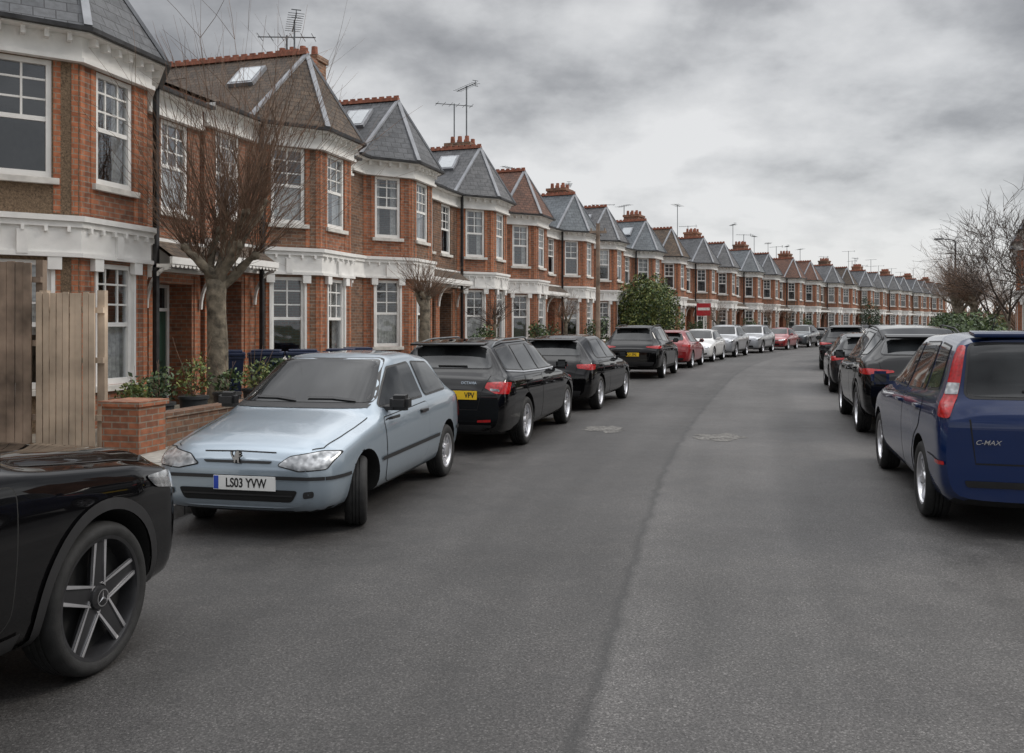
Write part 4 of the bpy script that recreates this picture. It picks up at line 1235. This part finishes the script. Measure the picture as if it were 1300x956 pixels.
def suv(pm, kind):
    K = [(0, .62, .32, .70, .80, .52), (.04, .78, .27, .78, .90, .64), (.15, .86, .245, .86, .98, .70), (.5, .905, .24, .93, 1.03, .74),
         (1.15, .92, .24, 1.0, 1.1, .76), (1.28, .92, .24, 1.02, 1.13, .75), (2.0, .92, .24, 1.06, 1.58, .62), (2.4, .92, .24, 1.07, 1.64, .61),
         (3.5, .92, .24, 1.09, 1.63, .60), (4.15, .905, .26, 1.1, 1.54, .58), (4.42, .885, .3, 1.06, 1.15, .7), (4.53, .86, .32, .97, 1.03, .66), (4.6, .78, .38, .84, .90, .58)]
    if kind == 'coupe':
        K[-5] = (3.4, .92, .24, 1.12, 1.6, .59); K[-4] = (4.1, .91, .26, 1.15, 1.46, .57); K[-3] = (4.45, .89, .3, 1.1, 1.18, .7)
    c = Car(K, 4.6, (.80 if kind == 'a' else .90, 3.68), .355, pm)
    c.patch('window', rnd([(1.56, 1.115), (1.7, 1.17), (2.06, 1.44), (2.68, 1.53), (2.68, 1.12)], .03), 'S', MAT['glass'], .006, True, seal=.016)
    c.patch('window', rnd([(2.76, 1.12), (2.76, 1.53), (3.44, 1.5), (3.56, 1.15)], .03), 'S', MAT['glass'], .006, True, seal=.016)
    c.patch('window', rnd([(3.66, 1.19), (3.58, 1.48), (3.9, 1.43), (4.12, 1.21)], .04), 'S', MAT['glass'], .006, True, seal=.016)
    c.patch('windscreen', rnd(sym([(.71, 1.165), (.56, 1.54)]), .05), 'F', MAT['glass2'], .006, seal=.012)
    zr = (1.18, 1.5) if kind != 'coupe' else (1.21, 1.42)
    c.patch('rear_window', rnd(sym([(.63, zr[0]), (.52, zr[1])]), .06), 'B', MAT['glass'], .006, seal=.012)
    c.door(rnd([(1.4, .44), (1.37, .98), (2.71, 1.05), (2.71, .4), (1.5, .38)], .05), (2.5, .96))
    c.door(rnd([(2.73, .4), (2.73, 1.05), (3.74, 1.07), (3.66, .86), (3.45, .76), (3.24, .55), (3.2, .4)], .05), (3.5, .98))
    c.mirrors(1.66, 1.08)
    c.patch('headlight', rnd([(-.22, .77), (.0, .75), (.22, .80), (.28, .87), (.05, .86), (-.2, .82)], .03), 'E', MAT['head'], .007, True, .03)
    c.patch('grille', rnd(sym([(.32, .55), (.42, .76)]), .04), 'F', MAT['dark'], .006, False, .05)
    c.patch('grille_slat', sym([(.38, .645), (.385, .665)]), 'F', MAT['chrome'], .014, False, .05)
    c.patch('grille', rnd(sym([(.55, .33), (.5, .45)]), .03), 'F', MAT['under'], .006, False, .05)
    c.patch('bonnet_gap', strip([(1.2, .77), (.7, .765), (.3, .735), (.14, .64)], .01), 'T', MAT['seam'], .003, True, .04)
    loc, n = c.ray('F', 0, .66); lg = MB(); lg.cyl((0, 0), .08, .08, 0, .02, 28, 0, basis((0, 1, 0), (0, 0, 1), (1, 0, 0), loc)); lg.obj('badge', [MAT['chrome']], c.root, uv=False)
    c.plate('F', .48, '', MAT['plateW'])
    c.patch('tail_light', rnd([(-.3, .955), (-.1, .92), (.2, .93), (.26, 1.00), (.0, 1.01), (-.28, .985)], .02), 'D', MAT['red'], .008, True, .03)
    c.patch('bumper_trim', rnd(sym([(.66, .40), (.72, .52)]), .03), 'B', MAT['dark'], .008, False, .05)
    c.patch('boot_gap', strip([(.66, 1.1), (.6, .85), (.54, .6), (-.54, .6), (-.6, .85), (-.66, 1.1)], .008), 'B', MAT['seam'], .003, False, .05)
    c.rb('rear_spoiler', (c.L/2-4.2, 0, 1.555 if kind != 'coupe' else 1.475), (.24, 1.08, .035), pm, .014, rot=Matrix.Rotation(rad(-8), 4, 'Y'))
    c.patch('sill_trim', [(1.33, .30), (3.24, .30), (3.24, .37), (1.33, .37)], 'S', MAT['dark'], .01, True, .08)
    c.arches(MAT['dark'], .055)
    c.rails(2.15, 4.0, .55, MAT['iron'] if kind != 'a' else MAT['alloy'])
    if kind == 'a':
        c.wheels('star', .80, 'alloyd')
    else: c.wheels('5' if kind == 'coupe' else '7', .7, 'alloy')
    return c

def mpv():
    K = [(0, .6, .28, .6, .66, .5), (.05, .76, .22, .66, .76, .6), (.2, .86, .2, .76, .86, .68), (.6, .905, .2, .85, .95, .73),
         (1.0, .913, .2, .92, 1.03, .75), (1.12, .913, .2, .94, 1.07, .75), (2.0, .913, .2, 1.0, 1.51, .65), (2.3, .913, .2, 1.01, 1.575, .66),
         (3.3, .913, .2, 1.03, 1.60, .69), (4.18, .905, .22, 1.05, 1.57, .72), (4.27, .9, .24, 1.03, 1.12, .80), (4.33, .89, .27, .99, 1.05, .78), (4.37, .84, .3, .88, .94, .68)]
    c = Car(K, 4.37, (.9, 3.54), .325, PAINT['blue'])
    c.patch('window', rnd([(1.42, 1.05), (1.6, 1.14), (2.05, 1.4), (2.55, 1.47), (2.55, 1.06)], .03), 'S', MAT['glass'], .006, True, seal=.016)
    c.patch('window', rnd([(2.64, 1.065), (2.64, 1.475), (3.38, 1.49), (3.46, 1.09)], .03), 'S', MAT['glass'], .006, True, seal=.016)
    c.patch('window', rnd([(3.55, 1.1), (3.48, 1.485), (3.9, 1.46), (4.0, 1.14)], .03), 'S', MAT['glass'], .006, True, seal=.016)
    c.patch('windscreen', rnd(sym([(.70, 1.1), (.58, 1.47)]), .05), 'F', MAT['glass2'], .006, seal=.012)
    c.patch('rear_window', rnd(sym([(.69, 1.09), (.64, 1.49)]), .05), 'B', MAT['glass'], .006, seal=.02)
    c.door(rnd([(1.25, .32), (1.22, .93), (2.59, 1.0), (2.59, .3), (1.35, .27)], .05), (2.4, .92))
    c.door(rnd([(2.61, .3), (2.61, 1.0), (3.58, 1.02), (3.5, .78), (3.3, .68), (3.12, .5), (3.08, .3)], .05), (3.38, .94))
    c.mirrors(1.5, 1.02)
    common_front(c, .05)
    c.patch('tail_light', rnd([(-.038, 1.48), (.02, 1.48), (.03, 1.25), (.038, 1.1), (.055, 1.0), (.05, .93), (-.055, .92), (-.05, 1.05), (-.045, 1.25)], .02), 'D', MAT['red'], .012, True, .02)
    c.patch('tail_light_band', rnd([(-.044, 1.19), (.03, 1.19), (.033, 1.10), (-.047, 1.10)], .006), 'D', MAT['head'], .016, True, .02)
    c.patch('boot_gap', strip([(.68, .92), (.64, .58), (-.64, .58), (-.68, .92)], .012), 'B', MAT['seam'], .003, False, .05)
    c.patch('bumper_gap', strip([(3.9, .60), (4.1, .6), (4.3, .585)], .01), 'S', MAT['seam'], .003, True, .05)
    c.patch('bumper_trim', rnd(sym([(.7, .40), (.72, .45)]), .02), 'B', MAT['dark'], .008, False, .05)
    c.patch('reflector', rnd([(-.03, .56), (.10, .56), (.10, .59), (-.03, .59)], .01), 'D', MAT['red'], .009, True, .03)
    c.plate('B', .76, '', MAT['plateY'])
    c.rb('tailgate_handle', c.ray('B', 0, .88)[0]+V((-.015, 0, .0)), (.03, .6, .03), MAT['chrome'], .01)
    M = basis((0, -1, 0), (0, 0, 1), (-1, 0, 0), c.ray('B', .56, .745)[0]+V((-.012, 0, 0)))
    text_mesh('C-MAX', .05, M, MAT['chrome'], c.root, offset=.0004, shear=.3, sx=1.1)
    c.rb('rear_spoiler', (c.L/2-4.12, 0, 1.575), (.2, 1.24, .035), PAINT['blue'], .014, rot=Matrix.Rotation(rad(-6), 4, 'Y'))
    c.rb('rear_wiper', c.ray('B', .1, 1.14)[0]+V((-.02, 0, 0)), (.015, .4, .015), MAT['dark'], .004)
    t = Tubes(); t.add([V((.1, 0, 1.56)), V((-.05, 0, 1.74))], [.006, .003], 6); t.obj('radio_aerial', [MAT['dark']], c.root)
    c.wheels('7', .68, 'alloy')
    return c

def place(o, x, y, hd, z=0):
    o.location = (x, y, z); o.rotation_euler = (0, 0, rad(90-hd))
GRP = 'cars parked along the kerb'
c_small = small_hatch(); place(c_small.root, -1.72, 8.58, 12.2+180)
top(c_small.root, 'pale silver blue three-door hatchback with front wheels turned', 'car', GRP)
c_est = estate(); place(c_est.root, -.30, 13.63, 15.6)
top(c_est.root, 'black estate car with roof rails and yellow rear plate', 'car', GRP)
c_golf = golf(); place(c_golf.root, 1.33, 18.8, 18)
top(c_golf.root, 'black five-door hatchback parked by the kerb', 'car', GRP)
c_suv = suv(PAINT['black'], 'b')
place(c_suv.root, 4.3, 28.9, 18)
top(c_suv.root, 'black sport utility vehicle with yellow rear plate', 'car', GRP)
c_lux = suv(PAINT['black'], 'coupe'); place(c_lux.root, 6.57, 14.75, 15.8)
c_lux.plate('B', .70, '', MAT['plateY'])
top(c_lux.root, 'black sport utility vehicle with sloping rear and tinted glass', 'car', GRP)
c_glb = suv(PAINT['black'], 'a'); place(c_glb.root, -3.10, 2.88, 11)
top(c_glb.root, 'black sport utility vehicle with dark five-spoke alloy wheels', 'car', GRP)
c_mpv = mpv(); place(c_mpv.root, 4.76, 8.7, 15.5)
top(c_mpv.root, 'dark blue compact people carrier with tall red tail lights', 'car', GRP)
for o in list(c_glb.root.children):
    if o.name.split('.')[0] == 'wheel':
        s = MB(); y = .092
        for i in range(3):
            a = math.pi/2+i*2*math.pi/3
            s.face([(.035*math.cos(a), y, .035*math.sin(a)), (.007*math.cos(a+1.05), y, .007*math.sin(a+1.05)), (0, y+.003, 0)])
            s.face([(.035*math.cos(a), y, .035*math.sin(a)), (.007*math.cos(a-1.05), y, .007*math.sin(a-1.05)), (0, y+.003, 0)])
        n = 24
        for i in range(n):
            a, b = i*2*math.pi/n, (i+1)*2*math.pi/n
            s.face([(.036*math.cos(a), y, .036*math.sin(a)), (.036*math.cos(b), y, .036*math.sin(b)), (.041*math.cos(b), y, .041*math.sin(b)), (.041*math.cos(a), y, .041*math.sin(a))])
        s.obj('wheel_emblem', [MAT['chrome']], o, uv=False)

def park(proto, yw, off, colour, flip, label, cm='black_paint', jit=0):
    x, y, th = at_off(yw, off)
    n = clone(proto.root, recolor={cm: PAINT[colour]})
    place(n, x, y, math.degrees(th)+(180 if flip else 0)+jit)
    top(n, label, 'car', GRP); return n
LEFT = [(35.2, c_golf, 'red', 0, 'red hatchback parked by the kerb'),
        (40.6, c_golf, 'white', 1, 'white hatchback parked by the kerb'), (46.3, c_suv, 'silver', 1, 'silver grey sport utility vehicle facing up the road'),
        (52.8, c_suv, 'silver', 1, 'silver sport utility vehicle with dark glass'), (59.3, c_golf, 'red', 1, 'red hatchback parked by the kerb'),
        (65.3, c_suv, 'grey', 1, 'grey sport utility vehicle parked by the kerb'), (71.5, c_golf, 'black', 0, 'black hatchback parked by the kerb')]
for yw, p, col, fl, lab in LEFT: park(p, yw, 1.12, col, fl, lab)
rr = random.Random(3)
for i in range(5):
    col = rr.choice(['black', 'grey', 'silver', 'white', 'blackgrey']); park(rr.choice([c_golf, c_suv]), 77+i*5.6, 1.1, col, rr.random() < .5, '%s car parked by the kerb' % col.replace('blackgrey', 'dark grey'))
park(c_golf, 22.7, 7.4, 'blackgrey', 0, 'dark grey hatchback parked by the kerb')
park(c_suv, 33.6, 7.45, 'black', 0, 'black sport utility vehicle parked by the kerb')
for i in range(11):
    col = rr.choice(['black', 'grey', 'silver', 'silver', 'blackgrey']); park(rr.choice([c_golf, c_suv]), 40.5+i*5.9, 7.45, col, 0, '%s car parked by the kerb' % col.replace('blackgrey', 'dark grey'))
c_suv.plate('B', .74, 'LK21 ZPG', MAT['plateY'])

# ------------------------------------------------------------------ vegetation
pollard(-4.7, 14.0, .12, 2.3, .18, 8, 1.35, 46, 3.05, 11, label='bare pollarded tree with a dense fan of brown shoots', up=.8, sprd=.5, wob=.08, rk=.9)
pollard(-2.15, 22.0, .12, 2.2, .16, 4, .45, 36, 1.2, 12, label='stout pollarded tree with short brown shoots')
pollard(-.55, 30, .12, 1.6, .07, 4, .5, 24, 1.2, 13, 'twig2', label='small bare tree in a front garden')
pollard(2.3, 37, .12, 1.8, .1, 4, .5, 24, 1.2, 14, 'twig', label='small pollarded tree in a front garden')
for (px, yy, f, s) in ((985, 62, 2, 15), (1010, 74, 2, 16), (925, 55, 1.8, 17)):
    pollard((px-650)/1120*yy-.8, yy, .12, f, .12, 4, .5, 18, 1.2, s, 'twig', label='small pollarded tree beside the pavement')
for i, (y_, off, f, L_) in enumerate(((46, 12.6, 2.8, 2.6), (52, 12.2, 3, 2.8), (58, 11.8, 3, 2.8), (65, 11.3, 3, 2.8), (72, 11, 3.2, 3), (80, 11, 3.2, 3))):
    X, Y, th = at_off(y_, off)
    pollard(X, Y, .12, f, .2, 7, 1.2, 40, L_, 30+i, 'twig', label='bare pollarded street tree with brown shoots')
for i, (y_, off, H, ln) in enumerate(((26.5, 12.9, 6.6, (-.03, 0)), (36, 13.6, 7.2, (-.05, 0)), (43, 13.6, 7, (0, 0)))):
    X, Y, th = at_off(y_, off)
    bare_tree(X, Y, .12, H, .10, 50+i, lean=ln, depth=5)

LG = [MAT['leaf'], MAT['leafd']]
shrub(7.3, 48, .12, 2.05, 4.0, 14000, [MAT['leaf'], MAT['leaf'], MAT['leafd'], MAT['leafy'], MAT['leafy']], 'bush', 'large rounded evergreen bush behind the garden wall', 3, .08)
shrub(-5.1, 12.3, .12, .3, .8, 350, LG, seed=4)
shrub(-4.0, 15.0, .12, .35, .95, 800, LG, seed=6)
for i, (yy, hh) in enumerate(((26.8, 1.3), (33.5, 1.5), (41, 1.7), (58, 1.8), (70, 1.8), (84, 2))):
    X, Y, th = at_off(yy, -3.4); shrub(X, Y, .12, .7, hh, 1400, LG, seed=20+i, size=.06)
X, Y, th = at_off(100, -3.2); shrub(X, Y, .12, 1.6, 4.2, 2500, [MAT['leafd']], 'bush', 'tall dark evergreen bush', 31, .1)

def hedge(y0, y1, off, w, h, mats, label, seed, n=6000, size=.08):
    rng = random.Random(seed); bl = []
    X0, Y0, th = at_off((y0+y1)/2, off)
    y = y0
    while y < y1:
        X, Y, _ = at_off(y, off); bl.append((X-X0, Y-Y0, h*.5, w*.6, w*.9, h*.5*rng.uniform(.9, 1.12))); y += w*.7
    o = obj_from('hedge', leaf_mesh('hedge', bl, n, size, mats, rng)); o.location = (X0, Y0, .12)
    top(o, label, 'hedge')
hedge(45, 58, 11.4, 1.2, 2.2, LG, 'clipped dark green garden hedge by the pavement', 61)
hedge(60, 84, 11.2, 1.2, 2.3, [MAT['leafy'], MAT['leaf']], 'yellow green garden hedge by the pavement', 62)
hedge(28, 43, 11.6, 1.1, 2.0, LG, 'dark green front garden hedge', 63)
rng = random.Random(9); wd = Tubes()
for i in range(420):
    a = rng.uniform(rad(8), rad(46)); r = rng.uniform(225, 265)
    X, Y = r*math.sin(a), r*math.cos(a); H = rng.uniform(5, 9)
    for j in range(7):
        p, _ = walk(V((X, Y, 0)), V((rng.gauss(0, .25), rng.gauss(0, .25), 1)), H*rng.uniform(.6, 1), 4, rng, .25)
        wd.add(p, [.3, .25, .2, .15, .06], 3)
w = wd.obj('woodland', [MAT['twig']]); w['kind'] = 'stuff'; w['label'] = 'distant bare trees at the end of the street'

# ------------------------------------------------------------------ fence, pier, pots, bins
def fence(x0, x1, y0, y1, h, mat, label, bw=.1, jag=.0):
    root = empty('fence', (x0, y0, .12)); L_ = math.hypot(x1-x0, y1-y0); a = math.atan2(y1-y0, x1-x0)
    root.rotation_euler = (0, 0, a)
    m = MB(); n = int(L_/bw); rng = random.Random(int(h*100))
    for i in range(n):
        M = Matrix.Translation(((i+.5)*bw, rng.uniform(-.003, .003), 0)) @ Matrix.Rotation(rng.uniform(-.004, .004), 4, 'Y') @ Matrix.Rotation(rng.uniform(-.04, .04), 4, 'Z')
        m.box(-bw/2+.005, bw/2-.005, -.012+.008*(i % 2), .012+.008*(i % 2), .03, h+rng.uniform(-jag, jag), 0, M)
    m.obj('board', [mat], root, bevel=.003)
    r = MB()
    for z in (.35, h*.55, h-.25): r.box(0, L_, .03, .07, z, z+.07)
    r.obj('rail', [mat], root)
    p = MB()
    for xx in (0, L_-.09): p.box(xx, xx+.09, .072, .16, 0, h+.03)
    p.obj('post', [mat], root)
    top(root, label, 'fence'); return root
fence(-5.80, -5.0, 10.75, 10.75, 1.92, MAT['wood'], 'pale timber close-board garden fence panel', .08, .008)
fence(-6.9, -5.82, 10.95, 10.85, 2.3, MAT['wood2'], 'taller weathered brown timber fence panel', .11, .015)
pr = MB(); pr.box(-.25, .25, -.25, .25, 0, .56, 0); pr.box(-.28, .28, -.28, .28, .56, .62, 0)
pr = pr.obj('brick_pier', [MAT['brick']]); pr.location = (-4.52, 10.55, .13); pr.rotation_euler = (0, 0, -rad(14))
top(pr, 'low red brick gate pier at the pavement edge', 'wall')
lw = MB(); lw.box(-.11, .11, 0, 3.7, 0, .36, 0); lw.box(-.13, .13, -.0, 3.72, .36, .42, 0)
lw = lw.obj('garden_wall', [MAT['brick2']]); lw.location = (-4.42, 10.85, .13); lw.rotation_euler = (0, 0, -rad(14.5))
top(lw, 'low brown brick garden wall beside potted plants', 'wall', 'front garden walls')

def pot(x, y, r, h, seed, mats, ph=.5):
    root = empty('potted_plant', (x, y, .13)); m = MB(); m.cyl((0, 0), r*.75, r, 0, h, 18); m.cyl((0, 0), r*1.08, r*1.08, h-.04, h+.001, 18)
    m.obj('pot', [MAT['pot']], root, smooth=True)
    rng = random.Random(seed)
    obj_from('foliage', leaf_mesh('foliage', [(0, 0, h+ph*.5, r*1.2, r*1.2, ph*.55), (r*.5, 0, h+ph*.9, r*.6, r*.6, ph*.3)], 260, .036, mats, rng), root)
    t = Tubes()
    for _ in range(7):
        p, _d = walk(V((0, 0, h-.05)), V((rng.gauss(0, .2), rng.gauss(0, .2), 1)), ph*rng.uniform(1., 2.), 5, rng, .08)
        t.add(p, [.006, .005, .004, .004, .003, .002], 4)
    t.obj('stem', [MAT['twig']], root)
    top(root, 'green plant in a dark plastic pot', 'potted plant', 'potted plants in the front garden')
for i, (x, y, r, h) in enumerate(((-4.95, 11.5, .18, .44), (-4.8, 12.0, .2, .46), (-4.55, 12.6, .2, .5), (-4.3, 13.3, .2, .5), (-4.1, 14.1, .2, .5))):
    pot(x, y, r, h, 70+i, LG if i % 2 else [MAT['leafy'], MAT['leaf']], .32+.1*(i % 3))

def wheelie():
    root = empty('wheelie_bin')
    m = MB(); b = [(-.2, -.24), (.2, -.24), (.2, .2), (-.2, .2)]; t = [(-.28, -.33), (.28, -.33), (.28, .3), (-.28, .3)]
    m.face([(x, y, .05) for x, y in b][::-1]); m.face([(x, y, .96) for x, y in t])
    for i in range(4):
        j = (i+1) % 4; m.face([(*b[i], .05), (*b[j], .05), (*t[j], .96), (*t[i], .96)])
    m.box(-.3, .3, -.35, .32, .93, .97)
    m.obj('body', [MAT['bin']], root)
    l = MB(); l.box(-.3, .3, -.37, .33, .975, 1.03); l.box(-.25, .25, -.3, .25, 1.03, 1.07)
    l.obj('lid', [MAT['bin']], root, bevel=.015)
    h = MB(); h.box(-.25, .25, .36, .39, .95, .98); h.box(-.24, -.2, .3, .38, .95, .98); h.box(.2, .24, .3, .38, .95, .98); h.obj('handle', [MAT['bin']], root)
    for sx in (-.24, .24):
        w = MB(); w.cyl((0, 0), .1, .1, -.025, .025, 18, 0, Matrix.Translation((sx, .2, .1)) @ Matrix.Rotation(rad(90), 4, 'Y')); w.obj('wheel', [MAT['rubber']], root)
    return root
wb = wheelie(); bins = [wb]+[clone(wb) for _ in range(4)]
for o, (x, y, r) in zip(bins, ((-5.0, 15.5, .3), (-4.4, 15.8, .2), (-3.8, 16.0, .25), (-3.2, 16.5, .1), (-3.05, 17.4, .3))):
    o.location = (x, y, .13); o.rotation_euler = (0, 0, r); top(o, 'dark blue wheelie bin in a front garden', 'bin', 'wheelie bins')

# ------------------------------------------------------------------ street furniture
def lamp(x, y, h, rot, label, arm=1.2):
    root = empty('street_lamp', (x, y, .12), rot)
    m = MB(); m.cyl((0, 0), .13, .12, 0, 1.2, 14); m.cyl((0, 0), .10, .08, 1.2, h, 12)
    m.obj('post', [MAT['galv']], root, smooth=True)
    a = Tubes(); a.add([V((0, 0, h-.05)), V((.25, 0, h+.12)), V((arm, 0, h+.2))], [.06, .05, .045], 8); a.obj('arm', [MAT['galv']], root)
    l = MB(); l.box(arm-.05, arm+.6, -.16, .16, h+.12, h+.26); l.obj('lamp_head', [MAT['galv']], root, bevel=.03)
    top(root, label, 'street lamp', 'street lamps')
X, Y, th = at_off(77, 9.2); lamp(X, Y, 8.8, rad(180), 'tall grey street lamp on the pavement')
tp = empty('telegraph_pole', (3.55, 36.4, .12)); m = MB(); m.cyl((0, 0), .1, .08, 0, 5.7, 14); m.obj('post', [MAT['wood2']], tp, smooth=True)
m = MB(); m.box(-.35, .35, -.04, .04, 5.3, 5.4); m.cyl((-.28, 0), .03, .03, 5.4, 5.5, 8); m.cyl((.28, 0), .03, .03, 5.4, 5.5, 8); m.obj('crossarm', [MAT['wood2']], tp)
top(tp, 'brown wooden pole standing behind the pavement', 'pole')
sg = empty('estate_agent_sign', (12.4, 57, .12), rad(-20)); m = MB(); m.box(-.04, .04, -.04, .04, 0, 3.1); m.obj('post', [MAT['white']], sg)
m = MB(); m.box(-.45, .45, -.06, -.045, 2.1, 2.9); bd = m.obj('board', [MAT['signred']], sg)
m = MB(); m.box(-.38, .38, -.066, -.061, 2.45, 2.62); m.obj('white_panel', [MAT['white']], bd)
top(sg, 'red and white estate agent board on a post', 'sign')

MAT['patch'] = simple('worn_patch', (.12, .115, .107), .85, var=.5, nscale=26, bumpk=.8, bscale=60)
def manhole(x, y, a, lab):
    root = empty('manhole_cover', (x, y, 0), a)
    rng = random.Random(int(x*10)); pts = [((.46+rng.uniform(-.2, .14))*math.cos(t), (.34+rng.uniform(-.14, .1))*math.sin(t), .004) for t in np.linspace(0, 2*math.pi, 26)[:-1]]
    m = MB(); m.face(pts); m.obj('surround', [MAT['patch']], root)
    c = MB(); c.box(-.2, .2, -.15, .15, .0, .007); c.obj('cover', [MAT['patch']], root)
    top(root, lab, 'manhole cover', 'manhole covers')
manhole(1.45, 13.9, rad(75), 'iron manhole cover in a worn pale patch'); manhole(3.05, 12.9, rad(75), 'iron manhole cover in a worn pale patch')

# ------------------------------------------------------------------ world, light, camera
w = bpy.data.worlds.new('World'); scene.world = w; w.use_nodes = True
nt = w.node_tree; N = nt.nodes; L = nt.links
for n in list(N): N.remove(n)
out = N.new('ShaderNodeOutputWorld')
sky = N.new('ShaderNodeTexSky'); sky.sky_type = 'NISHITA'; sky.sun_disc = False
sky.sun_elevation = rad(38); sky.sun_rotation = rad(75)
b1 = N.new('ShaderNodeBackground'); L.new(sky.outputs[0], b1.inputs[0]); b1.inputs[1].default_value = .12
g = tc(nt, 'Generated')
s = N.new('ShaderNodeSeparateXYZ'); L.new(g, s.inputs[0])
zz = math_n(nt, 'ADD', math_n(nt, 'MAXIMUM', s.outputs['Z'], 0), .34)
cb = N.new('ShaderNodeCombineXYZ'); L.new(math_n(nt, 'DIVIDE', s.outputs['X'], zz), cb.inputs[0]); L.new(math_n(nt, 'DIVIDE', s.outputs['Y'], zz), cb.inputs[1])
mp = N.new('ShaderNodeMapping'); L.new(cb.outputs[0], mp.inputs[0]); mp.inputs['Location'].default_value = (1.35, 2.3, 0); mp.inputs['Scale'].default_value = (1., 1., 1)
n1 = noise(nt, mp.outputs[0], 1.0, 3, .5); n2 = noise(nt, mp.outputs[0], 3.4, 7, .55)
nn = math_n(nt, 'MULTIPLY_ADD', n2, .44, math_n(nt, 'MULTIPLY', n1, .56))
el = math_n(nt, 'MULTIPLY', math_n(nt, 'SUBTRACT', s.outputs['Z'], .225), -.55)
el = math_n(nt, 'MAXIMUM', el, -.07)
vv = math_n(nt, 'ADD', nn, el)
col = ramp(nt, vv, ((.37, (.255, .258, .268)), (.44, (.40, .404, .414)), (.51, (.61, .615, .622)), (.60, (.80, .80, .80))))
b2 = N.new('ShaderNodeBackground'); L.new(col, b2.inputs[0])
hi = math_n(nt, 'MULTIPLY_ADD', math_n(nt, 'SUBTRACT', s.outputs['Z'], .38, clamp=True), 7.6, 1.0)
L.new(hi, b2.inputs[1])
mx = N.new('ShaderNodeMixShader'); mx.inputs[0].default_value = .93
L.new(b1.outputs[0], mx.inputs[1]); L.new(b2.outputs[0], mx.inputs[2]); L.new(mx.outputs[0], out.inputs[0])

sl = bpy.data.lights.new('sun', 'SUN'); sl.energy = 1.5; sl.angle = rad(20); sl.color = (1, .94, .86)
so = bpy.data.objects.new('sun', sl); COL.objects.link(so)
az = rad(75); e = rad(38)
d = -V((math.sin(az)*math.cos(e), math.cos(az)*math.cos(e), math.sin(e)))
so.rotation_euler = d.to_track_quat('-Z', 'Y').to_euler()

cam = bpy.data.cameras.new('camera'); co = bpy.data.objects.new('camera', cam); COL.objects.link(co)
co.location = (0, 0, 1.65); co.rotation_euler = (rad(90), 0, 0)
cam.sensor_width = 36; cam.lens = 31.0; cam.shift_y = -66/1300; cam.clip_end = 3000; cam.clip_start = .05
scene.camera = co
scene.view_settings.view_transform = 'Standard'; scene.view_settings.look = 'None'; scene.view_settings.exposure = 0
